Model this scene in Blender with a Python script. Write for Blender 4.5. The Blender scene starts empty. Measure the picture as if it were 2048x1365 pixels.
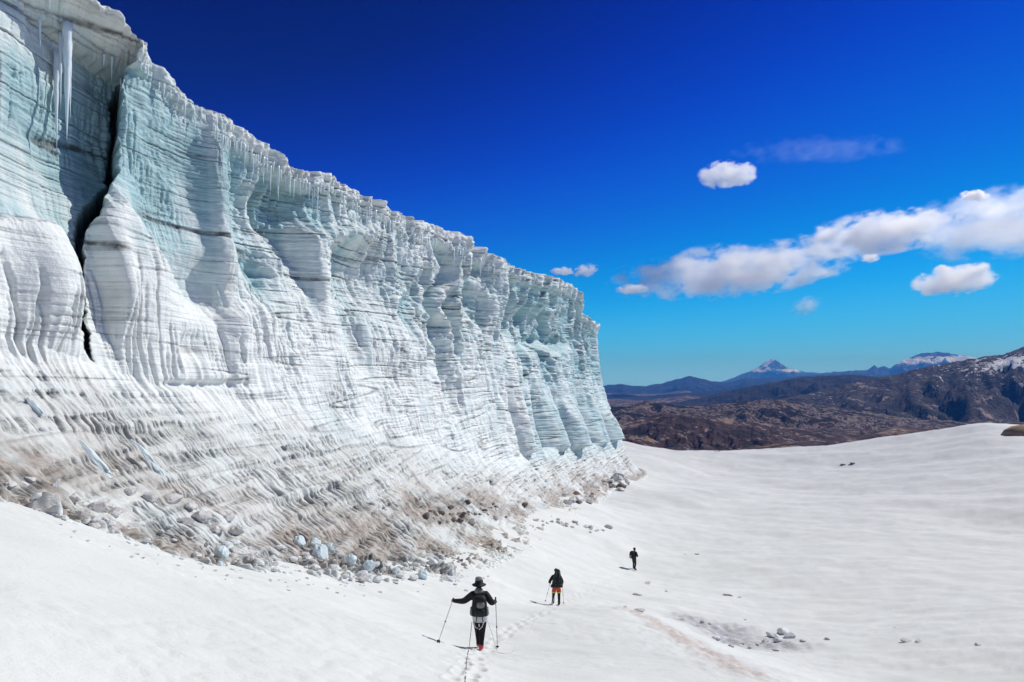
import bpy, math, numpy as np
from mathutils import Vector, Matrix

# ------------------------------------------------------------------ camera, sky, sun, exposure
SC = bpy.context.scene
COL = SC.collection
F, CX, HY = 1365.0, 1024.0, 760.0        # focal length, centre and horizon of the photograph in its pixels

cam_d = bpy.data.cameras.new('camera')
cam = bpy.data.objects.new('camera', cam_d)
COL.objects.link(cam)
cam.location = (0, 0, 0)
cam.rotation_euler = (math.radians(90), 0, 0)
cam_d.sensor_width = 36.0
cam_d.lens = 24.0
cam_d.shift_y = (HY - 682.5) / 2048.0
cam_d.clip_start = 0.1
cam_d.clip_end = 200000.0
SC.camera = cam

SUN_EL, SUN_AZ = math.radians(43), math.radians(60)   # azimuth clockwise from +Y (view direction)
w = bpy.data.worlds.new('World')
SC.world = w
w.use_nodes = True
nt = w.node_tree
for n in list(nt.nodes):
    nt.nodes.remove(n)
wo = nt.nodes.new('ShaderNodeOutputWorld')
bg = nt.nodes.new('ShaderNodeBackground')
sky = nt.nodes.new('ShaderNodeTexSky')
sky.sky_type = 'NISHITA'
sky.sun_disc = False
sky.sun_elevation = SUN_EL
sky.sun_rotation = SUN_AZ
sky.altitude = 5200
sky.air_density = 1.0
sky.dust_density = 0.0
sky.ozone_density = 3.0
# the thin high-altitude air is deeper and more saturated than the model's: one tone curve per channel
dn_ = nt.nodes.new('ShaderNodeVectorMath'); dn_.operation = 'SCALE'; dn_.inputs['Scale'].default_value = 0.1
up_ = nt.nodes.new('ShaderNodeVectorMath'); up_.operation = 'SCALE'; up_.inputs['Scale'].default_value = 10.0
cv = nt.nodes.new('ShaderNodeRGBCurve')
for ch, pts in ((0, [(0, 0), (0.12, 0.001), (0.22, 0.005), (0.31, 0.045), (0.42, 0.10), (0.6, 0.2), (1, 0.3)]),
                (1, [(0, 0), (0.12, 0.005), (0.17, 0.03), (0.22, 0.09), (0.37, 0.32), (0.52, 0.48), (0.7, 0.56), (1, 0.64)]),
                (2, [(0, 0), (0.25, 0.13), (0.31, 0.28), (0.36, 0.44), (0.43, 0.62), (0.64, 0.86), (0.76, 0.98), (1, 1.0)])):
    c_ = cv.mapping.curves[ch]
    for k_, p_ in enumerate(pts):
        if k_ == 0: c_.points[0].location = p_
        elif k_ == len(pts) - 1: c_.points[len(c_.points) - 1].location = p_
        else: c_.points.new(*p_)
cv.mapping.extend = 'HORIZONTAL'
cv.mapping.update()
nt.links.new(sky.outputs[0], dn_.inputs[0])
nt.links.new(dn_.outputs[0], cv.inputs['Color'])
nt.links.new(cv.outputs[0], up_.inputs[0])
nt.links.new(up_.outputs[0], bg.inputs[0])
bg.inputs[1].default_value = 0.1
nt.links.new(bg.outputs[0], wo.inputs[0])

sun_d = bpy.data.lights.new('sun', 'SUN')
sun_d.energy = 4.0
sun_d.angle = math.radians(0.5)
sun_d.color = (1.0, 0.98, 0.95)
sun = bpy.data.objects.new('sun', sun_d)
COL.objects.link(sun)
SUNV = Vector((math.sin(SUN_AZ) * math.cos(SUN_EL), math.cos(SUN_AZ) * math.cos(SUN_EL), math.sin(SUN_EL)))
sun.rotation_euler = SUNV.to_track_quat('Z', 'Y').to_euler()

SC.view_settings.view_transform = 'Standard'
SC.view_settings.look = 'None'
SC.view_settings.gamma = 1.0
SC.view_settings.exposure = 0.0
SC.view_settings.use_curve_mapping = False
SC.cycles.use_denoising = True
SC.cycles.volume_bounces = 32
SC.cycles.max_bounces = 32
SC.cycles.diffuse_bounces = 2
SC.cycles.transparent_max_bounces = 16

# ------------------------------------------------------------------ numeric helpers
_P = {}
def _perm(seed):
    if seed not in _P:
        r = np.random.RandomState(seed)
        p = r.permutation(1024).astype(np.int32)
        a = r.rand(1024).astype(np.float32) * 2 * np.pi
        _P[seed] = (np.concatenate([p, p]), np.cos(a).astype(np.float32), np.sin(a).astype(np.float32))
    return _P[seed]

def perlin(x, y, seed=0):
    x, y = np.broadcast_arrays(np.asarray(x, np.float32), np.asarray(y, np.float32))
    p, ca, sa = _perm(seed)
    xf, yf = np.floor(x), np.floor(y)
    xi, yi = xf.astype(np.int32) & 1023, yf.astype(np.int32) & 1023
    fx, fy = x - xf, y - yf
    x1, y1 = (xi + 1) & 1023, (yi + 1) & 1023
    def g(ix, iy, dx, dy):
        h = p[p[ix] + iy]
        return ca[h] * dx + sa[h] * dy
    wx = fx * fx * fx * (fx * (fx * 6 - 15) + 10)
    wy = fy * fy * fy * (fy * (fy * 6 - 15) + 10)
    a = g(xi, yi, fx, fy); b = g(x1, yi, fx - 1, fy)
    c = g(xi, y1, fx, fy - 1); d = g(x1, y1, fx - 1, fy - 1)
    ab = a + wx * (b - a)
    cd = c + wx * (d - c)
    return (ab + wy * (cd - ab)) * 1.5

def fbm(x, y, seed=0, octaves=4, gain=0.5, lac=2.03):
    s, a, f, t = 0.0, 1.0, 1.0, 0.0
    for i in range(octaves):
        s = s + a * perlin(np.asarray(x) * f, np.asarray(y) * f, seed + i)
        t += a; a *= gain; f *= lac
    return s / t

def sst(a, b, x):
    t = np.clip((x - a) / (b - a), 0, 1)
    return t * t * (3 - 2 * t)

def ip(x, xs, ys):
    return np.interp(x, xs, ys)

def ips(x, xs, ys):
    """monotone-ish smooth interpolation (cosine between the points)"""
    xs = np.asarray(xs, float); ys = np.asarray(ys, float)
    i = np.clip(np.searchsorted(xs, x) - 1, 0, len(xs) - 2)
    t = np.clip((x - xs[i]) / (xs[i + 1] - xs[i]), 0, 1)
    t = t * t * (3 - 2 * t)
    return ys[i] + (ys[i + 1] - ys[i]) * t

def link(name, mesh, parent=None, mat=None):
    o = bpy.data.objects.new(name, mesh)
    COL.objects.link(o)
    if parent is not None:
        o.parent = parent
    if mat is not None:
        mesh.materials.append(mat)
    return o

def tag(o, label=None, cat=None, group=None, kind=None):
    if label: o['label'] = label
    if cat: o['category'] = cat
    if group: o['group'] = group
    if kind: o['kind'] = kind
    return o

def empty(name, loc=(0, 0, 0), rz=0.0):
    o = bpy.data.objects.new(name, None)
    COL.objects.link(o)
    o.location = loc
    o.rotation_euler = (0, 0, rz)
    o.empty_display_size = 0.1
    return o

def mesh_np(name, V, Q, attrs=None, smooth=True):
    me = bpy.data.meshes.new(name)
    V = np.ascontiguousarray(V, np.float32); Q = np.ascontiguousarray(Q, np.int32)
    k = Q.shape[1]
    me.vertices.add(len(V)); me.vertices.foreach_set('co', V.ravel())
    me.loops.add(Q.size); me.loops.foreach_set('vertex_index', Q.ravel())
    me.polygons.add(len(Q))
    me.polygons.foreach_set('loop_start', np.arange(0, Q.size, k, dtype=np.int32))
    me.polygons.foreach_set('loop_total', np.full(len(Q), k, np.int32))
    me.polygons.foreach_set('use_smooth', np.full(len(Q), smooth, bool))
    if attrs:
        for nm, a in attrs.items():
            at = me.attributes.new(nm, 'FLOAT', 'POINT')
            at.data.foreach_set('value', np.ascontiguousarray(a, np.float32).ravel())
    me.update(); me.validate()
    return me

def grid_mesh(name, P, attrs=None, flip=False, smooth=True):
    nr, nc = P.shape[:2]
    idx = np.arange(nr * nc, dtype=np.int32).reshape(nr, nc)
    q = np.stack([idx[:-1, :-1], idx[:-1, 1:], idx[1:, 1:], idx[1:, :-1]], -1).reshape(-1, 4)
    if flip:
        q = q[:, ::-1]
    return mesh_np(name, P.reshape(-1, 3), q, attrs, smooth)

# ------------------------------------------------------------------ material helpers
class NT:
    def __init__(self, name):
        self.m = bpy.data.materials.new(name)
        self.m.use_nodes = True
        self.t = self.m.node_tree
        self.b = self.t.nodes['Principled BSDF']
        self.out = self.t.nodes['Material Output']
    def n(self, typ, **kw):
        nd = self.t.nodes.new(typ)
        for k, v in kw.items():
            if k.startswith('i_'):
                key = k[2:].replace('_', ' ')
                nd.inputs[int(key) if key.isdigit() else key].default_value = v
            else:
                setattr(nd, k, v)
        return nd
    def l(self, a, b):
        self.t.links.new(a, b)
    def attr(self, name):
        return self.n('ShaderNodeAttribute', attribute_name=name).outputs['Fac']
    def noise(self, vec, scale, detail=4, rough=0.55, dist=0.0):
        nd = self.n('ShaderNodeTexNoise')
        nd.inputs['Scale'].default_value = scale
        nd.inputs['Detail'].default_value = detail
        nd.inputs['Roughness'].default_value = rough
        nd.inputs['Distortion'].default_value = dist
        if vec is not None: self.l(vec, nd.inputs['Vector'])
        return nd.outputs['Fac']
    def math(self, op, a, b=None, c=None, clamp=False):
        nd = self.n('ShaderNodeMath', operation=op, use_clamp=clamp)
        for i, v in enumerate((a, b, c)):
            if v is None: continue
            if isinstance(v, (int, float)): nd.inputs[i].default_value = v
            else: self.l(v, nd.inputs[i])
        return nd.outputs[0]
    def ramp(self, fac, stops):
        nd = self.n('ShaderNodeValToRGB')
        cr = nd.color_ramp
        while len(cr.elements) < len(stops): cr.elements.new(0.5)
        for e, (p, c) in zip(cr.elements, stops):
            e.position = p
            e.color = (c, c, c, 1) if isinstance(c, (int, float)) else (*c, 1)
        self.l(fac, nd.inputs[0])
        return nd.outputs[0]
    def mix(self, fac, a, b):
        nd = self.n('ShaderNodeMix', data_type='RGBA')
        for s, v in ((nd.inputs[0], fac), (nd.inputs[6], a), (nd.inputs[7], b)):
            if isinstance(v, (int, float)): s.default_value = v
            elif isinstance(v, tuple): s.default_value = (*v, 1)
            else: self.l(v, s)
        return nd.outputs[2]
    def mapped(self, sc=(1, 1, 1), space='Object'):
        tc = self.n('ShaderNodeTexCoord')
        mp = self.n('ShaderNodeMapping')
        mp.inputs['Scale'].default_value = sc
        self.l(tc.outputs[space], mp.inputs[0])
        return mp.outputs[0]
    def bump(self, h, strength=0.5, dist=0.05, prev=None):
        nd = self.n('ShaderNodeBump')
        nd.inputs['Strength'].default_value = strength
        nd.inputs['Distance'].default_value = dist
        self.l(h, nd.inputs['Height'])
        if prev is not None: self.l(prev, nd.inputs['Normal'])
        return nd.outputs[0]
    def set(self, color=None, rough=None, normal=None, spec=None):
        if color is not None:
            if isinstance(color, tuple): self.b.inputs['Base Color'].default_value = (*color, 1)
            else: self.l(color, self.b.inputs['Base Color'])
        if rough is not None: self.b.inputs['Roughness'].default_value = rough
        if spec is not None: self.b.inputs['Specular IOR Level'].default_value = spec
        if normal is not None: self.l(normal, self.b.inputs['Normal'])
        return self.m

def mat_ice():
    k = NT('glacier_ice')
    v1 = k.mapped((1, 1, 1))
    vs = k.mapped((0.25, 0.25, 5.0))
    n1 = k.noise(v1, 2.2, 6, 0.65)
    ns = k.noise(vs, 1.6, 5, 0.6, 0.3)
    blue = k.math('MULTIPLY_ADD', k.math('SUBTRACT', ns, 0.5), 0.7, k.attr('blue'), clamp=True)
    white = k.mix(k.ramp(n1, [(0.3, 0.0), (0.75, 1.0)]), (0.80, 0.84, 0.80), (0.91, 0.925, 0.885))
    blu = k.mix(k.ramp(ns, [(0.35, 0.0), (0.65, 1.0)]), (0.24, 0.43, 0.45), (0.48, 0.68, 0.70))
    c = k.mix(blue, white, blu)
    dn = k.ramp(k.noise(v1, 0.9, 6, 0.7), [(0.3, 0.5), (0.7, 1.0)])
    df = k.math('MULTIPLY', k.attr('dirt'), dn, clamp=True)
    dcol = k.mix(k.ramp(k.noise(v1, 3.5, 4, 0.6), [(0.35, 0.0), (0.65, 1.0)]), (0.22, 0.17, 0.13), (0.52, 0.425, 0.345))
    c = k.mix(df, c, dcol)
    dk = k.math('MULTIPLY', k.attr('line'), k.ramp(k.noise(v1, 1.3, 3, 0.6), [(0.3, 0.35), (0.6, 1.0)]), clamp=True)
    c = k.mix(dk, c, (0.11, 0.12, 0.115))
    b1 = k.bump(ns, 0.45, 0.12)
    b2 = k.bump(k.noise(k.mapped((0.5, 0.5, 7.0)), 3.5, 4, 0.6, 0.5), 0.5, 0.06, b1)
    b2 = k.bump(k.noise(v1, 6.0, 6, 0.72), 0.6, 0.10, b2)
    m = k.set(c, 0.55, b2, 0.35)
    return m

def mat_snow():
    k = NT('field_snow')
    v1 = k.mapped((1, 1, 1))
    n1 = k.noise(v1, 0.35, 6, 0.6)
    c = k.mix(k.ramp(n1, [(0.35, 0.0), (0.65, 1.0)]), (0.67, 0.69, 0.655), (0.74, 0.76, 0.72))
    sp = k.ramp(k.noise(v1, 5.0, 4, 0.7), [(0.62, 0.0), (0.74, 1.0)])
    c = k.mix(k.math('MULTIPLY', sp, 0.24), c, (0.50, 0.49, 0.50))
    dn = k.ramp(k.noise(k.mapped((1.2, 0.4, 1)), 2.2, 6, 0.75), [(0.36, 0.15), (0.62, 1.0)])
    c = k.mix(k.math('MULTIPLY', k.attr('dirt'), dn, clamp=True), c, (0.50, 0.36, 0.30))
    gn = k.ramp(k.noise(k.mapped((0.7, 1.6, 1)), 1.6, 6, 0.75), [(0.36, 0.2), (0.64, 1.0)])
    c = k.mix(k.math('MULTIPLY', k.attr('grey'), gn, clamp=True), c, (0.30, 0.30, 0.33))
    b1 = k.bump(k.noise(k.mapped((1.0, 1.6, 1)), 3.2, 6, 0.65), 0.24, 0.06)
    b2 = k.bump(k.noise(v1, 14.0, 5, 0.75), 0.55, 0.03, b1)
    return k.set(c, 0.75, b2, 0.2)

def mat_plain(name, col, rough=0.8, var=0.25, scale=20.0, spec=0.3, bump=0.0):
    k = NT(name)
    v = k.mapped()
    n = k.noise(v, scale, 4, 0.6)
    c2 = tuple(min(1.0, c * (1 + var)) for c in col); c1 = tuple(c * (1 - var) for c in col)
    c = k.mix(n, c1, c2)
    nm = k.bump(n, bump, 0.02) if bump else None
    return k.set(c, rough, nm, spec)

ICE, SNOW = mat_ice(), mat_snow()

# ------------------------------------------------------------------ the snow basin: heights fitted to sight lines
def pxyz(px, py, d):
    return ((px - CX) / F * d, d, (HY - py) / F * d)

GP = [(0, 0, -1.7), (-8, -6, 1.5), (8, -6, -2.5), (0, -12, 2.0), (-3, 5, -2.4), (-11, 4, 0.6)]
for a in [(960, 1303, 17.5), (1112, 1212, 34), (1268, 1140, 56), (1200, 1365, 12.8), (1024, 1365, 11.6), (600, 1365, 7.6), (0, 1365, 4.6),
          (0, 1005, 14.2), (230, 1070, 17.5), (430, 1130, 20.5), (536, 1136, 22), (700, 1160, 25.5), (900, 1162, 31.5), (1000, 1108, 43),
          (1060, 1050, 60), (1150, 1015, 79), (1210, 965, 110), (1250, 950, 137), (1240, 885, 195), (1300, 897, 200),
          (1450, 906, 215), (1700, 886, 200), (1850, 865, 185), (1980, 847, 170), (2150, 862, 165),
          (1530, 1365, 15.2), (1430, 1312, 19.5), (1350, 1266, 24), (1250, 1216, 30.5),
          (1450, 1285, 31), (1600, 1288, 31), (1750, 1290, 30), (1850, 1290, 29), (2048, 1300, 26), (2048, 1365, 23), (1750, 1365, 24),
          (1400, 1205, 41), (1700, 1250, 36), (1700, 1150, 51), (2048, 1200, 38), (2048, 1100, 58), (1500, 1100, 68),
          (1500, 1000, 108), (1700, 1000, 100), (2048, 980, 95), (2048, 910, 125), (1300, 980, 112), (1400, 940, 155), (1700, 930, 150),
          (1900, 900, 145), (1268, 1060, 78), (600, 1200, 14.5), (300, 1200, 9.5), (760, 1250, 15)]:
    GP.append(pxyz(*a))
GP += [(-30, 14, 0.5), (-34, 60, -6), (-30, 110, -13), (0, 160, -20), (60, 260, -34), (130, 250, -28), (20, 260, -28), (200, 150, -4),
       (120, 60, -8), (60, 10, -6), (-10, 230, -26), (190, 250, -22)]
GP = np.array(GP)
def _tps(r2):
    return np.where(r2 > 1e-9, 0.5 * r2 * np.log(np.maximum(r2, 1e-9)), 0.0)
def _warp(x, y):                       # equalise near and far spacing
    r = np.sqrt(x * x + y * y) + 1e-6
    g = np.log1p(r / 18.0) * 18.0
    return x / r * g, y / r * g
_gx, _gy = _warp(GP[:, 0], GP[:, 1])
_N = len(GP)
_A = np.zeros((_N + 3, _N + 3))
_A[:_N, :_N] = _tps((_gx[:, None] - _gx[None]) ** 2 + (_gy[:, None] - _gy[None]) ** 2) + np.eye(_N) * 0.15
_A[:_N, _N:] = np.stack([np.ones(_N), _gx, _gy], 1)
_A[_N:, :_N] = _A[:_N, _N:].T
_W = np.linalg.solve(_A, np.concatenate([GP[:, 2], np.zeros(3)]))

def ground(x, y):
    x = np.asarray(x, float); y = np.asarray(y, float)
    sh = x.shape
    wx, wy = _warp(x.ravel(), y.ravel())
    z = _W[_N] + _W[_N + 1] * wx + _W[_N + 2] * wy
    for i in range(_N):
        z = z + _W[i] * _tps((wx - _gx[i]) ** 2 + (wy - _gy[i]) ** 2)
    return z.reshape(sh)

def ground_fine(x, y):
    z = ground(x, y)
    r = np.sqrt(x * x + y * y)
    z = z + 0.07 * fbm(x / 2.3, y / 1.5, 11, 3) * np.clip(r / 15, 0.4, 2.0)
    cups = np.abs(perlin(x / 0.62, y / 0.55, 12)) + 0.5 * np.abs(perlin(x / 0.27, y / 0.25, 13))
    z = z + 0.030 * cups * (0.3 + 0.9 * sst(-0.3, 0.3, perlin(x / 6, y / 6, 14))) * (1 - sst(35, 70, r))
    z = z + 2.0 * fbm(x / 34 + y / 70, y / 34, 21, 4) * sst(28, 90, r)
    z = z + 0.025 * np.abs(perlin(x / 3.5 + 0.6 * y / 3.5, y / 4.2, 22)) * sst(25, 60, r)
    return z

def hit_ground(px, py):
    d = np.linspace(2, 260, 5200)
    x = (px - CX) / F * d
    zr = (HY - py) / F * d
    zg = ground_fine(x, d)
    i = np.argmax(zr < zg)
    if not (zr < zg).any(): i = len(d) - 1
    return np.array([x[i], d[i], zg[i]])

PX = np.concatenate([np.linspace(-900, -60, 60)[:-1], np.linspace(-60, 2110, 540), np.linspace(2110, 2800, 50)[1:]])
D = np.concatenate([np.linspace(0.6, 6, 40)[:-1], np.geomspace(6, 330, 510)])
gx = (PX[None] - CX) / F * D[:, None]
gy = np.broadcast_to(D[:, None], gx.shape)
gz = ground_fine(gx, gy)
r0 = np.sqrt(gx ** 2 + gy ** 2)
gz = gz - np.maximum(0, r0 - 262) ** 1.35 * 0.12
gpx, gpy = CX + F * gx / gy, HY - F * gz / gy
# reddish grit streak on the crest, grey rubble-stained hollow, faint grey band past the cliff end
def seg_dist(px, py, pts):
    best = np.full(px.shape, 1e9)
    for (x0, y0), (x1, y1) in zip(pts[:-1], pts[1:]):
        t = np.clip(((px - x0) * (x1 - x0) + (py - y0) * (y1 - y0)) / ((x1 - x0) ** 2 + (y1 - y0) ** 2), 0, 1)
        best = np.minimum(best, np.hypot(px - x0 - t * (x1 - x0), py - y0 - t * (y1 - y0)))
    return best
def world_line(pp):
    return [tuple(hit_ground(*p)[:2]) for p in pp]
s1 = world_line([(1265, 1222), (1310, 1245), (1370, 1278), (1440, 1316), (1490, 1345)])
wd = seg_dist(gx, gy, s1)
gdirt = (1 - sst(0.2, 0.95, wd + 0.25 * fbm(gx / 0.8, gy / 1.6, 31, 3))) * 0.7
s2 = world_line([(1395, 1245), (1440, 1262), (1480, 1285), (1540, 1290)])
ggrey = (1 - sst(0.3, 2.8, seg_dist(gx, gy, s2) + 1.2 * fbm(gx / 1.4, gy / 2, 41, 4))) * 1.0
s3 = world_line([(1205, 1000), (1300, 1000), (1420, 985)])
ggrey = np.maximum(ggrey, (1 - sst(1.0, 9.0, seg_dist(gx, gy, s3) + 4 * fbm(gx / 8, gy / 5, 45, 3))) * 0.28)
rough = np.exp(-(wd / 1.2) ** 2) * 0.10 + np.clip(ggrey, 0, 1) * 0.16 * (gy < 60)
gz = gz + rough * fbm(gx / 0.5, gy / 0.9, 51, 4) * 1.6
# boot prints of the roped party
tp = world_line([(900, 1420), (935, 1350), (955, 1305), (990, 1280), (1040, 1248), (1085, 1225), (1113, 1211), (1165, 1185), (1215, 1160), (1268, 1140)])
sidef = 1
for (x0, y0), (x1, y1) in zip(tp[:-1], tp[1:]):
    L_ = math.hypot(x1 - x0, y1 - y0); tx, ty = (x1 - x0) / L_, (y1 - y0) / L_
    q = 0.0
    while q < L_:
        jx = 0.06 * math.sin(q * 17.3 + x0)
        fx_, fy_ = x0 + tx * q + ty * (0.13 * sidef + jx), y0 + ty * q - tx * (0.13 * sidef + jx)
        m = (np.abs(gx - fx_) < 0.5) & (np.abs(gy - fy_) < 0.6)
        if m.any():
            la = (gx[m] - fx_) * tx + (gy[m] - fy_) * ty; lc = (gx[m] - fx_) * ty - (gy[m] - fy_) * tx
            rr2 = (la / 0.19) ** 2 + (lc / 0.10) ** 2
            gz[m] = gz[m] - 0.075 * np.exp(-rr2 ** 2) + 0.02 * np.exp(-((np.sqrt(rr2) - 1.5) / 0.3) ** 2)
        sidef = -sidef; q += 0.42
snow_me = grid_mesh('snowfield', np.stack([gx, gy, gz], -1), {'dirt': gdirt, 'grey': ggrey})
tag(link('snowfield', snow_me, None, SNOW), kind='structure')
# the snow slope continues behind and beside the viewer
bx, by = np.meshgrid(np.linspace(-60, 60, 61), np.linspace(-40, 0.62, 30))
bz = ground(bx, by) - 0.02
tag(link('snow_slope', grid_mesh('snow_slope', np.stack([bx, by, bz], -1), {'dirt': bx * 0, 'grey': bx * 0}), None, SNOW), kind='structure')

# ------------------------------------------------------------------ the ice cliff
AW = math.radians(17.7)
DIR = np.array([math.sin(AW), math.cos(AW)])
NRM = np.array([math.cos(AW), -math.sin(AW)])
D_END = 140.5
def d_of_X(X):
    return 27.55 / (0.3191 - (X - CX) / F)
X_END = CX + F * (0.3191 - 27.55 / D_END)
Xa = np.concatenate([np.linspace(-2600, -1350, 16)[:-1], np.linspace(-1350, -120, 290)[:-1], np.linspace(-120, X_END, 790)])
dcol = d_of_X(Xa)
base = np.stack([-27.55 + 0.3191 * dcol, dcol], 1)
nrm = np.repeat(NRM[None], len(Xa), 0)
ucol = (dcol - 28.7) / math.cos(AW)
# the end of the cliff turns away from the viewer
arc_n, R = 34, 5.0
th = np.linspace(0, math.radians(105), arc_n + 1)[1:]
cen = base[-1] - NRM * R
e1, e2 = NRM, DIR
abase = cen[None] + R * (np.cos(th)[:, None] * e1 + np.sin(th)[:, None] * e2)
anrm = np.cos(th)[:, None] * e1 + np.sin(th)[:, None] * e2
tl = np.linspace(0, 90, 31)[1:]
tdir = -np.sin(th[-1]) * e1 + np.cos(th[-1]) * e2
lbase = abase[-1][None] + tl[:, None] * tdir
lnrm = np.repeat(anrm[-1][None], len(tl), 0)
base = np.concatenate([base, abase, lbase])
nrm = np.concatenate([nrm, anrm, lnrm])
ucol = np.concatenate([ucol, ucol[-1] + R * th, ucol[-1] + R * th[-1] + tl])
Xc = np.concatenate([Xa, np.full(arc_n + 30, X_END)])
dcol = np.concatenate([dcol, np.full(arc_n + 30, D_END)])
NC = len(Xc)

topY = ip(Xc, [-3000, -700, -200, 60, 150, 205, 250, 300, 345, 385, 430, 470, 520, 560, 608, 625, 660, 740, 800, 870, 925, 985, 1000, 1060, 1110, 1150, 1158, 1162, 1176, 1190],
          [-3100, -900, -330, -95, -2, 34, 82, 122, 168, 212, 236, 260, 292, 318, 346, 346, 354, 402, 432, 460, 482, 517, 532, 548, 560, 578, 596, 628, 642, 650])
ztop = (HY - topY) / F * dcol
ztop = ztop + 0.16 * perlin(ucol / 1.1, 0.3, 5) * np.clip(dcol / 40, .6, 2.2) + 0.10 * np.abs(perlin(ucol / 0.35, 1.3, 6)) * np.clip(dcol / 40, .6, 3)
footY = ip(Xc, [-3000, -700, 0, 150, 430, 600, 700, 850, 950, 1080, 1150, 1190], [480, 520, 700, 745, 800, 815, 850, 895, 918, 900, 893, 878])
zfoot = (HY - footY) / F * dcol
bat = ip(Xc, [-700, 0, 430, 800, 1000, 1120, 1190], [2.2, 2.2, 2.4, 2.6, 3.0, 4.2, 5.0])
srun = ip(Xc, [-3000, -700, 0, 430, 700, 1000, 1100, 1190], [10, 12.0, 12.5, 13.8, 13.0, 10.0, 9.5, 10.5])

NA, NW, NTOP = 295, 475, 12
eb = np.linspace(-0.16, 1, NA)[:-1]              # apron rows, bottom to foot
ew = np.linspace(0, 1, NW) ** 1.0                # wall rows
bot_x = base[:, 0] + nrm[:, 0] * srun; bot_y = base[:, 1] + nrm[:, 1] * srun
zbot = ground(bot_x, bot_y) - 0.05
zbot = np.minimum(zbot, zfoot - 2.5)

rows = NA - 1 + NW
E = np.concatenate([eb, np.ones(NW)])[:, None]           # 0 bottom .. 1 foot
ZT = np.concatenate([np.zeros(NA - 1), ew])[:, None]     # 0 foot .. 1 top
Xg = np.broadcast_to(Xc[None], (rows, NC)).astype(np.float32)
U = np.broadcast_to(ucol[None], (rows, NC)).astype(np.float32)
pexp = ip(Xc, [0, 700, 1190], [1.55, 1.7, 1.9])[None]
Ec = np.clip(E, 0, None)
S = np.where(E < 1, srun[None] + (bat - srun)[None] * E, bat[None] * (1 - np.clip(ZT / 0.8, 0, 1)) ** 1.9)
Z = np.where(E < 1, zbot[None] + (zfoot - zbot)[None] * (Ec ** pexp) + np.minimum(E, 0) * 14.0,
             zfoot[None] + (ztop - zfoot)[None] * ZT)
Y = HY - F * Z / dcol[None]
wall = sst(0.78, 1.0, E + ZT)                            # 1 on the wall, 0 on the apron
apr = 1 - wall
far = ip(Xc, [300, 1050], [0.0, 1.0])[None]

zz = Z + 0.30 * perlin(U / 19, Z / 30, 61) + 0.05 * perlin(U / 4, Z / 9, 62)     # bedding coordinate
# alcoves below the brittle cap, fluted columns between them
U0 = U
Ur = U + 0.30 * fbm(U / 1.3, Z / 1.0, 401, 4) * 1.6 + 0.09 * np.tanh(3 * perlin(U / 6, zz * 2.8, 402)) + 0.06 * perlin(U / 3, zz * 7.5, 403)
n1 = perlin(U / 8.5, Z / 13 + 3.1, 70) + 0.35 * perlin(U / 3.1, Z / 5, 71)
n0 = perlin(Ur / 5.5 + 0.6 * perlin(U / 7, Z / 4, 171), Z / 13 + 1.7, 170)
al = np.clip(2.6 * np.abs(n0) - 0.12 + 0.5 * n1, 0, 1.15)
lowb = 0.42 + 0.22 * perlin(U / 4.5, 0.4, 172)[:1] + 0.08 * fbm(U / 1.2, Z / 1.5, 72, 3)
bumpz = sst(0.0, 0.2, ZT - lowb) * (1 - sst(0.905, 0.95, ZT))
damp = ip(Xc, [180, 420, 540], [0.05, 0.12, 1.0])[None]
flatm = 0.35 + 0.65 * sst(-0.25, 0.3, perlin(U / 13, Z / 40 + 2.2, 501))
Dp = -1.45 * al * bumpz * damp * flatm
warpu = Ur / 2.7 + 0.55 * perlin(U / 5, Z / 5, 73)
col1 = 1 - 2 * np.abs(perlin(warpu, Z / 26, 74))
Dp = Dp + (0.26 + 0.55 * far) * col1 * flatm * wall * (0.35 + 0.65 * sst(0.05, 0.6, ZT)) * (0.3 + 0.7 * damp)
col2 = 1 - 2 * np.abs(perlin(Ur / 0.85 + 0.5 * perlin(U / 2, Z / 2.5, 75), Z / 6, 76))
Dp = Dp + 0.26 * col2 * wall * (0.3 + 0.7 * damp) * sst(0.15, 0.7, ZT + 0.25 * perlin(U / 6, Z / 9, 77))
# buttress lobes at the far foot
lph = (Xg - 1000) / 29.0 + 0.45 * perlin(U / 18, 0.5, 78) + 0.35 * (ZT - 0.1) * np.sin(Xg / 40.0)
lob = np.abs(np.sin(lph * math.pi)) ** 0.6 * (0.75 + 0.35 * np.sin(lph * 2.1 + 1))
lm = sst(950, 1050, Xg) * sst(0.0, 0.03, ZT) * (1 - sst(0.13, 0.50 + 0.12 * np.sin(lph * 1.7), ZT))
Dp = Dp + lm * (4.0 * lob - 1.9)
# hand-placed bulges and hollows: wall pixel x, y, radii, metres
for fx, fy, rx, ry, am in [
    (1072, 652, 60, 40, -2.6), (1100, 688, 36, 12, -2.0), (715, 560, 40, 62, -2.0), (700, 470, 50, 16, 0.8),
    (620, 470, 16, 120, 1.0), (590, 520, 18, 80, -1.0), (905, 560, 14, 120, 1.4), (940, 590, 26, 70, -1.5), (985, 570, 12, 100, 1.5),
    (428, 470, 24, 260, 0.9), (520, 430, 36, 60, -0.9), (555, 400, 8, 120, 0.7), (330, 400, 70, 150, -0.6), (370, 590, 60, 60, -0.9),
    (330, 690, 26, 30, -0.5), (780, 690, 70, 40, 0.6), (850, 690, 20, 60, -1.6), (880, 780, 14, 70, -1.1), (690, 690, 20, 60, -0.9),
    (175, 560, 22, 100, 0.7), (240, 520, 50, 110, 0.5), (60, 330, 90, 140, -0.5), (20, 560, 60, 120, 1.1), (330, 770, 100, 8, -0.35)]:
    Dp = Dp + am * np.exp(-(((Xg - fx) / rx) ** 2) ** 1.3 - (((Y - fy) / ry) ** 2) ** 1.3) * wall
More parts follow.
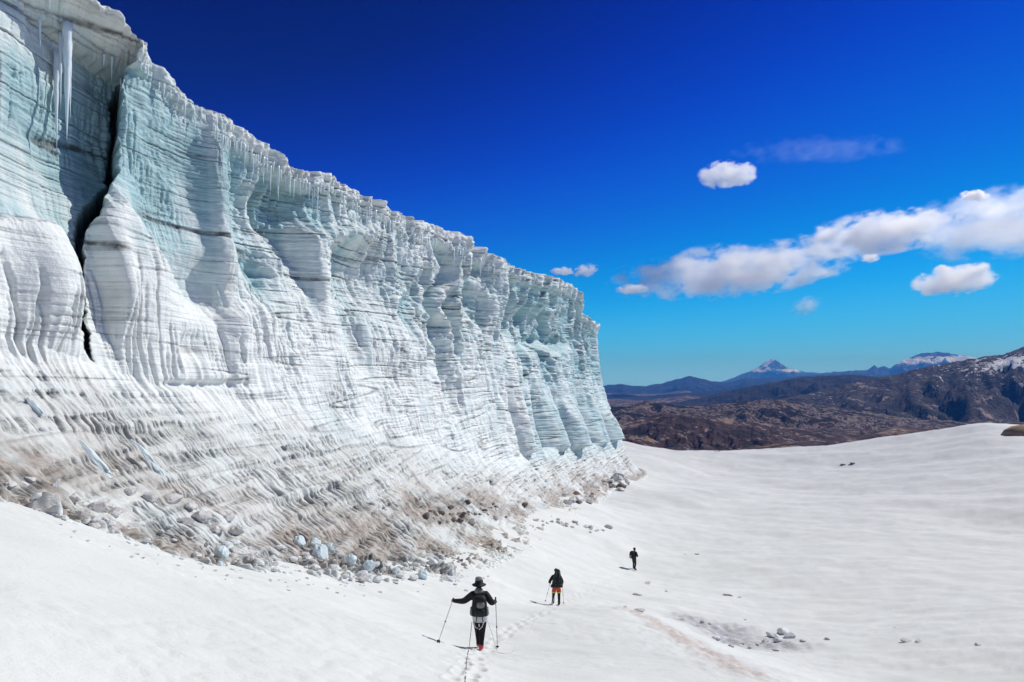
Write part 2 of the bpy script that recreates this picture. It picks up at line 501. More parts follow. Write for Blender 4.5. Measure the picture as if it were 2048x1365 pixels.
# the great crack and the recessed face beyond it
ck = ip(Y, [-400, 60, 130, 250, 345, 392, 450, 540, 620, 700, 730], [262, 256, 247, 238, 226, 186, 150, 126, 104, 100, 99])
ck = ck + 5 * perlin(Y / 22, 0.7, 81) + 2.5 * perlin(Y / 7, 0.2, 82)
rec = (1 - sst(-3, 3, Xg - ck)) * sst(-180, 100, Xg) * sst(60, 135, Y - (Xg - 245) * 0.62) * (1 - sst(560, 725, Y))
Dr = 2.3 * rec * (0.35 + 0.65 * sst(0, 230, Xg)) * (1 - 0.6 * sst(330, 470, Y))
Dp = Dp - Dr
cw = ip(Y, [100, 170, 300, 400, 460, 560, 700, 730], [5, 10, 9, 13, 10, 8, 7, 0.5])
cm = np.exp(-(((Xg - ck + cw * 0.9) / cw) ** 2) ** 2) * sst(105, 130, Y) * (1 - sst(690, 728, Y)) * wall
Dp = Dp - 3.6 * cm
DU = 3.0 * cm + 0.88 * Dr
capm = sst(40, 100, Xg) * (1 - sst(262, 300, Xg)) * (1 - sst(0, 10, Y - (48 + (Xg - 130) * 0.62 + 6 * perlin(Xg / 14, 0.1, 83)))) * wall
Dp = Dp + 0.55 * capm
# snow-ice fans on the near wall, ragged upper edges tracing where sunlight begins
def fan(edge_x, edge_y, x0, x1, amp, seed, soft=55):
    ey = ip(Xg, edge_x, edge_y) + 17 * fbm(Xg / 16, Y / 30, seed, 4)
    m = sst(0, soft, Y - ey) * sst(x0 - 8, x0 + 8, Xg) * (1 - sst(x1 - 10, x1 + 10, Xg))
    return m * wall
f1 = fan([-300, 0, 82, 83], [420, 428, 434, 434], -400, 80, 1, 91, 22)
f2 = fan([150, 165, 215, 262, 300, 380, 430], [455, 400, 372, 470, 500, 610, 600], 158, 520, 1, 92, 40)
ftap = 1 - sst(560, 760, Y)
Dp = Dp + 0.8 * f1 * ftap * (1 - sst(40, 78, Xg) * 0.5) + 0.7 * f2 * ftap
# bedding: ledges, thin melted-out grooves
strw = (0.45 + 0.55 * sst(-0.3, 0.3, perlin(U / 5, Z / 4, 84)))
near = 1 + 0.7 * far
strata = (0.05 * perlin(U / 11, zz * 1.5, 85) + 0.045 * perlin(U / 6, zz * 3.1, 86) + 0.045 * perlin(U / 4, zz * 6.3, 87) + 0.025 * perlin(U / 2, zz * 11, 187)) * near
Dp = Dp + strata * strw * (0.24 + 0.2 * far) * (0.3 + 0.7 * wall)
step = np.tanh(3.5 * perlin(U / 6, zz * 2.2, 411)) * 0.020 + np.tanh(3.5 * perlin(U / 3.5, zz * 4.9, 412)) * 0.018 + np.tanh(3 * perlin(U / 2, zz * 9.7, 413)) * 0.012
Dp = Dp + 0.65 * step * near * (0.25 + 0.75 * wall) * (0.4 + 0.6 * sst(-0.25, 0.25, perlin(U / 3, Z / 3, 414)))
g1 = perlin(U / 22, zz * 1.05, 88)
groove = np.exp(-(g1 / 0.040) ** 2) * sst(-0.25, 0.25, perlin(U / 7, zz * 0.6, 89))
g2 = perlin(U / 14, zz * 2.3 + 7, 90)
groove2 = np.exp(-(g2 / 0.055) ** 2) * sst(-0.1, 0.3, perlin(U / 5, zz * 0.9, 93))
g3 = perlin(U / 8, zz * 4.7 + 3, 190)
groove3 = np.exp(-(g3 / 0.09) ** 2) * sst(-0.15, 0.3, perlin(U / 4, zz * 0.8, 193))
Dp = Dp - (0.09 * groove + 0.05 * groove2 + 0.025 * groove3) * near * (0.35 + 0.65 * wall) * (1 - 0.55 * (1 - sst(0.2, 0.62, ZT)) * (1 - 0.6 * far))
rgh = 0.4 + 0.9 * sst(-0.1, 0.35, perlin(U / 3.3, Z / 4.1, 415))
Dp = Dp + wall * rgh * (0.10 * fbm(U / 0.42, Z / 0.55, 94, 4, 0.6) + 0.05 * np.abs(perlin(U / 0.22, Z / 0.9, 416))) * (0.35 + 0.65 * damp + 0.6 * far) + 0.16 * fbm(U / 2.2, Z / 1.8, 95, 3)
# melt runnels
run = np.exp(-(perlin(U / 0.5 + 0.3 * perlin(U / 2, Z / 1.5, 417), Z / 7, 418) / 0.15) ** 2) * sst(0.0, 0.35, perlin(U / 4, Z / 5, 419))
run2 = np.exp(-(perlin(U / 0.24 + 0.2 * perlin(U / 1, Z / 1.2, 427), Z / 4.5, 428) / 0.16) ** 2) * sst(0.0, 0.3, perlin(U / 2.6, Z / 3.2, 429))
Dp = Dp - wall * (0.20 * run + 0.08 * run2) * near
# upper rim crumbles
rim = sst(0.93, 0.99, ZT)
Dp = Dp + rim * (0.20 + 0.25 * perlin(U / 1.6, Z / 1.5, 96) + 0.22 * fbm(U / 0.6, Z / 0.6, 97, 3))

# apron: blades of ice along the fall line, ordered in contour rows
Ea = np.clip(E, 0, 1)
bw = U / 0.48 + 0.8 * perlin(U / 3, S / 4, 101) + 0.10 * S
bl = 1 - 2.2 * np.abs(perlin(bw, S / 3.4, 102))
bl2 = 1 - 2.2 * np.abs(perlin(U / 0.27 + 0.6 * perlin(U / 1.5, S / 1.5, 103), S / 0.9, 104))
rowm = 0.55 + 0.6 * perlin(U / 9, zz * 2.6, 105)
amask = apr * sst(-0.2, 0.05, E)
fade = np.clip(0.35 + 0.9 * fbm(U / 7, S / 5, 106, 3) + 0.3, 0.15, 1.2)
Dp = Dp + amask * fade * ((0.12 + 0.10 * far) * bl * np.clip(rowm + 0.25, 0.1, 1.3) + 0.06 * bl2)
sl = perlin(U / 0.36 + 0.6 * perlin(U / 2.0, S / 3.0, 141) + 0.10 * S, S / 2.4, 142)
rowb = sst(-0.05, 0.22, perlin(U / 7, zz * 2.4 + 5, 143))
slit = np.exp(-(sl / 0.17) ** 2) * (0.25 + 0.75 * rowb) * np.clip(fade, 0, 1)
sl2 = perlin(U / 0.19 + 0.5 * perlin(U / 1.2, S / 1.5, 144), S / 1.5, 145)
slit2 = np.exp(-(sl2 / 0.18) ** 2) * sst(-0.05, 0.25, perlin(U / 3, zz * 3.9, 146))
Dp = Dp - amask * (0.30 * slit + 0.15 * slit2) * (1 + 0.5 * far)
Dp = Dp + apr * 0.10 * perlin(U / 9, zz * 2.6, 105)
# upper continuation of the blades on the lower wall
lw = sst(0.22, 0.0, ZT) * wall if False else (1 - sst(0.0, 0.25, ZT)) * wall
Dp = Dp + lw * fade * 0.14 * bl
# lumpy rubble belt along the apron foot
lump = np.abs(perlin(U / 0.75, S / 0.9, 107)) + 0.7 * np.abs(perlin(U / 0.34, S / 0.36, 108)) + 0.25 * np.abs(perlin(U / 0.18, S / 0.2, 508))
belt = np.exp(-((E - 0.13 - 0.08 * perlin(U / 6, 0.3, 109)) / 0.11) ** 2) * (0.4 + 0.6 * sst(-0.3, 0.2, perlin(U / 5, 0.9, 110)))
belt = belt * ip(Xc, [-1000, -300, 100, 500, 800, 1190], [0.42, 0.5, 0.75, 0.75, 0.6, 0.7])[None]
Dp = Dp + belt * apr * (0.95 * lump - 0.25 + 0.12 * fbm(U / 0.16, S / 0.16, 541, 3))
Dp = Dp * (1 - sst(-0.02, -0.14, E) if False else 1 - (1 - sst(-0.15, -0.02, E)) * 0.7)

theta = (1 - sst(0.0, 1.0, Ea)) * math.radians(62)
hx = np.cos(theta) * Dp
P = np.empty((rows, NC, 3), np.float32)
SX = S + hx
P[..., 0] = base[None, :, 0] + nrm[None, :, 0] * SX + DIR[0] * DU
P[..., 1] = base[None, :, 1] + nrm[None, :, 1] * SX + DIR[1] * DU
P[..., 2] = Z + np.sin(theta) * Dp
# plateau behind the rim
back = np.array([0.25, 0.6, 1.2, 2.2, 4, 7, 11, 16, 24, 34, 46, 60])
pl = np.empty((NTOP, NC, 3), np.float32)
lim = np.where(np.arange(NC) < len(Xa), 1.0, 0.06)
for i, b0 in enumerate(back):
    b = b0 * lim
    pl[i, :, 0] = P[-1, :, 0] - nrm[:, 0] * b
    pl[i, :, 1] = P[-1, :, 1] - nrm[:, 1] * b
    pl[i, :, 2] = P[-1, :, 2] + 0.10 * (1 - np.exp(-b)) + 0.02 * b + 0.06 * perlin(ucol / 1.5, b / 2.0, 111)
PT = np.concatenate([P, pl], 0)

# surface make-up: blue ice on the fresh faces, shade painted into alcoves, sunlit white painted below, grit on the apron, dust and painted shadow in the bedding
blue = 0.36 + 0.65 * al * bumpz + 0.40 * fbm(U / 5, Z / 6, 121, 4) + 0.30 * perlin(U / 0.7, Z / 7, 521) + 0.22 * perlin(U / 0.25, Z / 3.5, 522)  # alcove term paints the shade of the hollows teal
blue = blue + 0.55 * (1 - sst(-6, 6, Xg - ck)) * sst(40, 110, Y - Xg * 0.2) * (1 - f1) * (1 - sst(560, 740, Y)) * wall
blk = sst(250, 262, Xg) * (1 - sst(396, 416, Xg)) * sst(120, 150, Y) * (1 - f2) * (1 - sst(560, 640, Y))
blue = blue + 0.42 * blk - 0.3 * f1 - 0.25 * f2  # fans whitened to paint in the sunlit areas
blue = blue + 0.38 * sst(985, 1050, Xg) * wall + 0.18 * lm * lob
blue = blue - 0.25 * np.clip(col1, 0, 1) * wall
blue = blue - 0.30 * (1 - sst(0.15, 0.6, ZT)) * (1 - 0.7 * far) * wall  # lower wall painted whiter as its sunlit part
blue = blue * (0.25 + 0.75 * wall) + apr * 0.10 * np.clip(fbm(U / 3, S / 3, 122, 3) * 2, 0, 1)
blue = blue - 0.3 * rim
dn = fbm(U / 5, S / 2.5, 123, 4)
dirt = apr * np.clip(0.20 + 0.80 * np.exp(-((Ea - 0.28) / 0.26) ** 2) * sst(-0.35, 0.2, dn) + 0.25 * sst(-0.1, .3, dn), 0, 1) * sst(-0.02, 0.14, E + 0.06 * dn)
dirt = dirt + apr * slit * 0.35 * sst(0.08, 0.3, E)
for X0, Y0, rx, ry, am in [(20, 950, 130, 60, 1.0), (880, 1010, 100, 34, 0.9), (1180, 985, 60, 40, 0.9)]:
    px_ = CX + F * P[..., 0] / np.maximum(P[..., 1], 1); py_ = HY - F * P[..., 2] / np.maximum(P[..., 1], 1)
    dirt = dirt + am * apr * np.exp(-((px_ - X0) / rx) ** 2 - ((py_ - Y0) / ry) ** 2) * sst(-0.4, 0.3, dn)
dirt = dirt + wall * 0.16 * (1 - sst(0, 0.35, ZT)) * sst(-0.1, 0.4, dn)
dirt = dirt + rim * 0.35 * sst(0.05, 0.35, perlin(U / 3.5, Z / 0.8, 124))
darkp = np.exp(-((px_ - 10) / 130) ** 2 - ((py_ - 960) / 42) ** 2) + 0.8 * np.exp(-((px_ - 900) / 80) ** 2 - ((py_ - 1015) / 26) ** 2) + 0.8 * np.exp(-((px_ - 790) / 120) ** 2 - ((py_ - 1120) / 22) ** 2)
line = apr * 1.0 * darkp * sst(-0.2, 0.2, fbm(U / 1.1, S / 0.8, 531, 4)) + apr * (0.95 * slit * sst(0.02, 0.12, E) + 0.35 * slit2 * sst(0.05, 0.2, E) + 0.8 * belt * (1 - sst(0.10, 0.32, lump))) + wall * (1.2 * groove + 0.95 * groove2 + 0.42 * groove3) * (1 - 0.5 * (1 - sst(0.2, 0.62, ZT)) * (1 - 0.6 * far)) + apr * 0.45 * groove * sst(0.1, 0.4, E)  # slits and grooves mix dirt with painted shade; belt gaps are painted shadow
def top_pad(a, v):
    return np.concatenate([a, np.full((NTOP, NC), v, np.float32)], 0)
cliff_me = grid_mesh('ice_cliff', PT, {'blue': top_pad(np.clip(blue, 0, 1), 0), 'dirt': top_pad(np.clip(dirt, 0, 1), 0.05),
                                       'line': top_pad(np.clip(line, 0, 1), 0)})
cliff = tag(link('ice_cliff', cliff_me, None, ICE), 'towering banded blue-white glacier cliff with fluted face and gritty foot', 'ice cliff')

PS = np.ascontiguousarray(P[::2, ::2])
cpx = CX + F * PS[..., 0] / np.maximum(PS[..., 1], 0.5)
cpy = HY - F * PS[..., 2] / np.maximum(PS[..., 1], 0.5)
def hit_cliff(px, py, tol=3.0):
    d2 = (cpx - px) ** 2 + (cpy - py) ** 2
    m = d2 < max(tol * tol, d2.min() * 1.5)
    yy = np.where(m, PS[..., 1], 1e9)
    i = np.unravel_index(np.argmin(yy), yy.shape)
    return PS[i].astype(float)

# ------------------------------------------------------------------ distant land
def mat_hill(name, cols, snow=0.0, scale=0.004, contrast=0.12, bump=1.0, flat=(1, 1, 1)):
    k = NT(name)
    v = k.mapped(flat)
    n1 = k.noise(v, scale, 8, 0.68, 0.4)
    n2 = k.noise(v, scale * 3.7, 6, 0.7)
    f = k.math('MULTIPLY_ADD', k.math('SUBTRACT', n2, 0.5), 0.6, n1)
    st = [(0.5 - contrast * 1.3 + i * contrast * 2.6 / (len(cols) - 1), c) for i, c in enumerate(cols)]
    c = k.ramp(f, st)
    sn = k.math('ADD', k.attr('snow'), k.math('MULTIPLY', k.math('SUBTRACT', n2, 0.5), 1.6))
    c = k.mix(k.ramp(sn, [(0.47, 0.0), (0.56, 1.0)]), c, (0.80, 0.82, 0.85))
    nm = k.bump(n2, bump, 0.12 / scale)
    return k.set(c, 0.95, nm, 0.1)

DARK, GREY, RED, OCHRE, BROWN = (0.009, 0.009, 0.012), (0.10, 0.088, 0.088), (0.12, 0.062, 0.052), (0.28, 0.175, 0.09), (0.045, 0.033, 0.030)
PALE = (0.33, 0.26, 0.23)

# one sheet of ground from the rim of the snow basin to the horizon
pxs = np.linspace(-900, 2900, 220)
dd = np.geomspace(240, 35500, 150)
vx = (pxs[None] - CX) / F * dd[:, None]
vy = np.broadcast_to(dd[:, None], vx.shape)
vz = ip(np.log(dd), np.log([240, 330, 600, 1500, 3000, 6000, 12000, 60000]), [-75, -82, -105, -150, -185, -230, -260, -420])[:, None]
vz = vz + 0.018 * dd[:, None] * fbm((pxs[None] / 150), np.log(dd)[:, None] * 3.2, 201, 5) * sst(250, 800, dd[:, None]) * (1 - 0.8 * sst(9000, 20000, dd[:, None]))
M_VAL = mat_hill('puna_ground', [DARK, BROWN, RED, DARK, OCHRE, PALE], scale=0.009, contrast=0.10)
tag(link('valley_ground', grid_mesh('valley_ground', np.stack([vx, vy, vz], -1), {'snow': vx * 0}), None, M_VAL), kind='structure')
# and around behind the viewer
an = np.linspace(math.radians(60), math.radians(300), 60)
rr = np.geomspace(90, 35500, 24)
rz = ip(np.log(rr), np.log([90, 600, 3000, 60000]), [-40, -110, -190, -420])[:, None] + 0 * an[None]
tag(link('plain', grid_mesh('plain', np.stack([rr[:, None] * np.sin(an)[None], rr[:, None] * np.cos(an)[None], rz], -1), {'snow': rz * 0}, flip=True), None, M_VAL), kind='structure')

def ridge(name, d, pts, base_z, span, mat, seed, rough=0.35, jag=1.5, snow=None, nc=270, nr=66, spur=70.0):
    xs, ys = zip(*pts)
    px = np.linspace(xs[0], xs[-1], nc)
    cy = ip(px, xs, ys) + jag * fbm(px / 18.0, 0.37, seed, 5, 0.6) * 2
    t = np.linspace(-1, 1, nr)[:, None]
    zc = (HY - cy) / F * d
    h = zc[None] - base_z
    ends = sst(xs[0], xs[0] + 40, px) * (1 - sst(xs[-1] - 40, xs[-1], px))
    sp = fbm(px[None] / spur + 0.9 * t, t * 3.4, seed + 9, 6, 0.6) * 1.5
    rg = 1 - np.abs(perlin(px[None] / spur * 1.1 + 0.7 * sp + 1.6 * t, t * 2.4, seed + 20)) * 2
    prof = np.clip(1 - np.abs(t) ** 1.05, 0, 1)
    z = base_z + h * ends[None] * np.clip(prof + 0.62 * rough * (0.75 * sp + 0.25 * rg - 0.2) * (1 - prof ** 3) * np.clip(prof * 3, 0, 1), 0, 1.02)
    dd_ = d * (1 + span * t) * (1 + 0.0 * px[None])
    P_ = np.stack([(px[None] - CX) / F * dd_, dd_, z], -1)
    hz = (z - base_z) / np.maximum(h.max(), 1)
    sn = np.zeros_like(z) if snow is None else snow(px[None] + 0 * t, z, hz, t + 0 * px[None], HY - F * z / dd_)
    o = link(name, grid_mesh(name, P_, {'snow': sn}), None, mat)
    return tag(o, kind='structure')

# near moorland hills, dark ridges, blue ranges, the snow peak and the glaciated massif
ridge('moorland_hill', 1900, [(1080, 880), (1180, 856), (1250, 842), (1330, 826), (1420, 832), (1500, 843), (1600, 858), (1720, 880)], -170, 0.28,
      mat_hill('moor_red', [DARK, BROWN, DARK, RED, DARK, PALE, OCHRE], scale=0.012, contrast=0.12), 301, 0.9, 2.0)
ridge('moorland_hill', 2700, [(1100, 830), (1200, 818), (1290, 802), (1400, 814), (1500, 800), (1560, 798), (1640, 812), (1720, 820), (1820, 838), (1920, 845), (2048, 846), (2300, 850)], -210, 0.25,
      mat_hill('moor_brown', [DARK, DARK, BROWN, DARK, PALE, DARK, RED, GREY], scale=0.007, contrast=0.12), 331, 0.9, 2.0)
ridge('rocky_hillside', 3900, [(1380, 850), (1450, 834), (1500, 812), (1600, 790), (1680, 772), (1760, 755), (1830, 737), (1900, 725), (1960, 714), (2000, 708), (2048, 692), (2120, 672), (2300, 650), (2500, 690)], -240, 0.33,
      mat_hill('scree', [DARK, (0.03, 0.027, 0.03), DARK, GREY, DARK, (0.10, 0.08, 0.075), PALE], scale=0.009, contrast=0.12), 361, 0.75, 2.2,
      snow=lambda px, z, hz, t, py: 0.22 + 0.16 * sst(1680, 1980, px) * (1 - sst(735, 800, py)) + 0.10 * np.exp(-((px - 1650) / 60) ** 2 - ((py - 795) / 14) ** 2) + 0.5 * np.exp(-((px - 2020) / 45) ** 2 - ((py - 724 + (px - 2020) * 0.25) / 7) ** 2), spur=120)
ridge('dark_ridge', 6000, [(1300, 815), (1400, 796), (1480, 776), (1560, 762), (1620, 752), (1700, 750), (1760, 754), (1850, 757), (1980, 770)], -260, 0.25,
      mat_hill('dark_rock', [DARK, (0.02, 0.018, 0.022), (0.05, 0.042, 0.04)], scale=0.004), 391, 0.8, 1.6)
ridge('blue_hill', 10000, [(1050, 800), (1150, 796), (1210, 796), (1300, 792), (1400, 784), (1480, 776), (1560, 769), (1650, 770), (1750, 775), (1850, 790)], -320, 0.25,
      mat_hill('far_rock', [DARK, (0.02, 0.018, 0.02), (0.06, 0.055, 0.05)], scale=0.002), 421, 0.8, 1.2)
ridge('mountain_range', 17000, [(1050, 782), (1150, 776), (1205, 772), (1240, 768), (1290, 773), (1330, 765), (1360, 757), (1380, 752), (1420, 762), (1450, 766), (1490, 757), (1560, 755), (1640, 750), (1700, 747), (1760, 750), (1850, 760)], -420, 0.22,
      mat_hill('range_rock', [DARK, (0.018, 0.018, 0.022), (0.035, 0.035, 0.04)], scale=0.0014), 451, 0.8, 1.5,
      snow=lambda px, z, hz, t, py: 0.12 + 0.32 * sst(0.80, 1.0, hz))
ridge('glaciated_massif', 24000, [(1560, 760), (1640, 752), (1690, 742), (1735, 740), (1748, 729), (1756, 736), (1768, 731), (1780, 736), (1805, 721), (1840, 706), (1880, 703), (1905, 707), (1930, 712), (1990, 724), (2080, 740)], -520, 0.14,
      mat_hill('massif_rock', [(0.012, 0.014, 0.02), (0.025, 0.026, 0.03), (0.05, 0.05, 0.055)], scale=0.0012), 481, 0.9, 1.8,
      snow=lambda px, z, hz, t, py: 0.26 + 0.55 * np.exp(-((py - 721 + (px - 1850) * 0.05) / 6) ** 2) * sst(1740, 1800, px))
ridge('snow_peak', 30000, [(1380, 775), (1430, 768), (1490, 748), (1520, 731), (1536, 721), (1545, 716), (1554, 722), (1572, 734), (1600, 743), (1650, 746), (1690, 742), (1745, 748), (1800, 760)], -600, 0.12,
      mat_hill('peak_rock', [(0.012, 0.014, 0.02), (0.025, 0.026, 0.03), (0.05, 0.05, 0.055)], scale=0.0010), 511, 0.9, 2.2,
      snow=lambda px, z, hz, t, py: 0.26 + 0.44 * sst(0.58, 0.92, hz) * (1 - 0.7 * sst(1540, 1552, px + (py - 716) * 0.3)) + 0.5 * np.exp(-((py - 742) / 4) ** 2) * np.exp(-((px - 1555) / 55) ** 2))

# ------------------------------------------------------------------ haze
hb = bpy.data.meshes.new('haze')
hx0, hx1, hy0, hy1, hz0, hz1 = -62000, 62000, -36500, 36500, -700, 1150
hb.from_pydata([(x, y, z) for z in (hz0, hz1) for y in (hy0, hy1) for x in (hx0, hx1)], [],
               [(0, 2, 3, 1), (4, 5, 7, 6), (0, 1, 5, 4), (2, 6, 7, 3), (0, 4, 6, 2), (1, 3, 7, 5)])
hm = bpy.data.materials.new('haze')
hm.use_nodes = True
ht = hm.node_tree
for n in list(ht.nodes):
    if n.type != 'OUTPUT_MATERIAL': ht.nodes.remove(n)
pv = ht.nodes.new('ShaderNodeVolumePrincipled')
pv.inputs['Color'].default_value = (0.07, 0.34, 1.0, 1)
pv.inputs['Density'].default_value = 4.2e-5
pv.inputs['Absorption Color'].default_value = (0.6, 0.6, 0.6, 1)
pv.inputs['Anisotropy'].default_value = 0.0
ht.links.new(pv.outputs[0], [n for n in ht.nodes if n.type == 'OUTPUT_MATERIAL'][0].inputs['Volume'])
tag(link('haze', hb, None, hm), kind='stuff')

# ------------------------------------------------------------------ clouds
def ico(sub):
    import bmesh
    bm = bmesh.new()
    bmesh.ops.create_icosphere(bm, subdivisions=sub, radius=1.0)
    V = np.array([v.co for v in bm.verts], np.float32)
    Fc = np.array([[v.index for v in f.verts] for f in bm.faces], np.int32)
    bm.free()
    return V, Fc
ICO2, ICO3 = ico(2), ico(3)

def cloud(px, py, wpx, hpx, tilt, dens, seed, label, edge=0.5, d=12500.0, noise=1.0, depth=0.22):
    c = pxyz(px, py, d)
    rx, rz_ = wpx / 2 / F * d, hpx / 2 / F * d
    ry = max(rz_ * 1.2, rx * depth)
    k = NT('cloud_vapour')
    k.t.nodes.remove(k.b)
    tc = k.n('ShaderNodeTexCoord')
    mp = k.n('ShaderNodeMapping')
    L = rz_ * 1.15
    mp.inputs['Scale'].default_value = (rx / L * 0.62, ry / L * 0.62, rz_ / L)
    mp.inputs['Location'].default_value = (seed * 3.7, seed * 1.3, seed * 2.1)
    k.l(tc.outputs['Object'], mp.inputs[0])
    n1 = k.noise(mp.outputs[0], 1.9, 10, 0.63)
    ln = k.n('ShaderNodeVectorMath', operation='LENGTH')
    k.l(tc.outputs['Object'], ln.inputs[0])
    rad = k.math('SUBTRACT', 1.0, ln.outputs['Value'])
    f = k.math('ADD', k.math('MULTIPLY', rad, 1.2), k.math('MULTIPLY', k.math('SUBTRACT', n1, 0.5), 4.2 * noise))
    f = k.math('SUBTRACT', f, 0.22)
    f = k.math('DIVIDE', f, edge, clamp=True)
    f = k.math('MULTIPLY', f, k.ramp(rad, [(0.0, 0.0), (0.12, 1.0)]))
    dn_ = k.math('MULTIPLY', f, dens / rz_)
    pvn = k.n('ShaderNodeVolumePrincipled')
    pvn.inputs['Color'].default_value = (1, 1, 1, 1)
    pvn.inputs['Anisotropy'].default_value = 0.7
    k.l(dn_, pvn.inputs['Density'])
    k.l(pvn.outputs[0], k.out.inputs['Volume'])
    o = link('cloud', mesh_np('cloud', ICO3[0], ICO3[1]), None, k.m)
    o.location = c
    o.scale = (rx, ry, rz_)
    o.rotation_euler = (0, -math.radians(tilt), 0)
    return tag(o, label, 'cloud', 'clouds over the far mountains')

SC.cycles.volume_step_rate = 0.5
SC.cycles.volume_max_steps = 256
cloud(1455, 350, 124, 62, 2, 2.6, 1, 'small solitary white cloud puff highest above the long cloud bank', 0.30, noise=1.2)
cloud(1465, 542, 540, 118, 6, 2.0, 2, 'long flat white cloud at the lower end of the bank', 0.28, d=11500, depth=0.12)
cloud(1755, 466, 360, 98, 8, 2.2, 3, 'bright middle cloud of the long bank, overlapping its lower end', 0.28, d=13800, depth=0.14)
cloud(2010, 446, 430, 165, 6, 1.6, 4, 'broad soft white cloud at the upper end of the bank, cut by the picture edge', 0.5, d=15500, depth=0.16)
cloud(1912, 560, 190, 70, 9, 2.4, 5, 'small bright cloud below the broad end of the bank', 0.30, d=9800, noise=0.9)
cloud(1948, 392, 64, 26, 0, 2.5, 6, 'tiny white wisp just above the broad end of the bank', 0.3, noise=0.8)
cloud(1126, 543, 56, 20, 0, 2.5, 7, 'tiny cloud wisp closest to the cliff top corner', 0.4, noise=0.8)
cloud(1172, 541, 56, 30, 15, 2.5, 8, 'tiny broken cloud wisp between the cliff corner and the long cloud', 0.4, noise=1.0)
cloud(1265, 579, 76, 24, 4, 2.5, 9, 'thin white cloud scrap under the low tip of the long cloud', 0.4, noise=0.7, d=9800)
cloud(1612, 612, 80, 44, 25, 0.7, 10, 'faint grey cloud wisp low above the snow peak', 0.8, noise=0.8, d=12500)
cloud(1740, 517, 44, 22, 5, 2.2, 11, 'tiny cloud fleck under the middle of the long bank', 0.5, noise=0.7, d=10000)
cloud(1885, 538, 36, 18, 0, 2.2, 12, 'tiny cloud fleck touching the top of the small bright cloud', 0.5, noise=0.7, d=9600)
cloud(1640, 300, 420, 60, 2, 0.10, 13, 'faint high veil of thin cloud beside the solitary puff', 1.2, noise=0.9)

# ------------------------------------------------------------------ small mesh builders
def loft(secs, n=20, power=2.0, cap=True):
    """secs: (cx, cy, cz, rx, ry) stacked rings of superellipses in the xy plane"""
    V, Fq = [], []
    for (cx, cy, cz, rx, ry) in secs:
        for i in range(n):
            a = 2 * math.pi * i / n
            c, s_ = math.cos(a), math.sin(a)
            V.append((cx + rx * math.copysign(abs(c) ** (2 / power), c), cy + ry * math.copysign(abs(s_) ** (2 / power), s_), cz))
    for j in range(len(secs) - 1):
        for i in range(n):
            k2 = (i + 1) % n
            Fq.append((j * n + i, j * n + k2, (j + 1) * n + k2, (j + 1) * n + i))
    if cap:
        Fq.append(tuple(range(n - 1, -1, -1)))
        Fq.append(tuple((len(secs) - 1) * n + i for i in range(n)))
    return V, Fq

def tube(pts, rads, n=8):
    pts = [Vector(p) for p in pts]
    if isinstance(rads, (int, float)): rads = [rads] * len(pts)
    V, Fq = [], []
    up = Vector((0.13, 0.21, 0.97))
    for i, p in enumerate(pts):
        t = (pts[min(i + 1, len(pts) - 1)] - pts[max(i - 1, 0)]).normalized()
        a = t.cross(up)
        if a.length < 0.05: a = t.cross(Vector((1, 0, 0)))
        a.normalize(); b = t.cross(a)
        for k in range(n):
            th_ = 2 * math.pi * k / n
            V.append(tuple(p + (a * math.cos(th_) + b * math.sin(th_)) * rads[i]))
    for j in range(len(pts) - 1):
        for k in range(n):
            k2 = (k + 1) % n
            Fq.append((j * n + k, j * n + k2, (j + 1) * n + k2, (j + 1) * n + k))
    Fq.append(tuple(range(n - 1, -1, -1)))
    Fq.append(tuple((len(pts) - 1) * n + i for i in range(n)))
    return V, Fq

def join(*vf):
    V, Fq = [], []
    for v, f in vf:
        o = len(V)
        V += list(v); Fq += [tuple(i + o for i in q) for q in f]
    return V, Fq

def part(name, vf, mat, parent, smooth=True):
    me = bpy.data.meshes.new(name)
    me.from_pydata(vf[0], [], vf[1])
    me.polygons.foreach_set('use_smooth', [smooth] * len(me.polygons))
    me.update()
    return link(name, me, parent, mat)

# ------------------------------------------------------------------ icicles (parts of the cliff)
IM = NT('clear_icicle')
IM.b.inputs['Subsurface Weight'].default_value = 0.0
iv = IM.mapped((1, 1, 0.3))
M_ICICLE = IM.set(IM.mix(IM.noise(iv, 8, 4), (0.62, 0.75, 0.77), (0.86, 0.90, 0.90)), 0.25, IM.bump(IM.noise(iv, 12, 3), 0.4, 0.03), 0.5)
rng = np.random.RandomState(7)
def icicle(px, py, len_px, w_px, out=0.25):
    p = hit_cliff(px, py)
    d = p[1]
    p = p + np.array([NRM[0], NRM[1], 0]) * out
    ln, r = len_px / F * d, w_px / 2 / F * d
    n = 12
    pts, rad = [], []
    ph = rng.rand() * 6
    for i in range(n + 1):
        t = i / n
        pts.append((p[0] + 0.01 * math.sin(ph + 5 * t), p[1], p[2] + 0.25 * r - ln * t))
        rad.append(max(0.004, r * (1 - t) ** 0.8 * (1 + 0.13 * math.sin(ph + 23 * t) + 0.08 * rng.randn())))
    part('icicle', tube(pts, rad, 9), M_ICICLE, cliff)
for a in [(124, 52, 235, 17), (133, 50, 190, 10), (116, 70, 150, 9), (107, 104, 200, 12), (235, 160, 70, 5), (69, 40, 60, 6), (217, 118, 50, 4), (198, 110, 26, 5)]:
    icicle(*a)
for X0, X1, n, l0, l1 in [(425, 640, 42, 20, 80), (640, 1000, 40, 12, 40), (262, 400, 10, 14, 34), (10, 100, 8, 20, 60)]:
    for i in range(n):
        X = X0 + (X1 - X0) * (i + rng.rand()) / n
        Yt = np.interp(X, Xc[:len(Xa)], topY[:len(Xa)])
        icicle(X, Yt + 16 + 14 * rng.rand(), l0 + (l1 - l0) * rng.rand() ** 2, 3 + 3.5 * rng.rand(), 0.12)

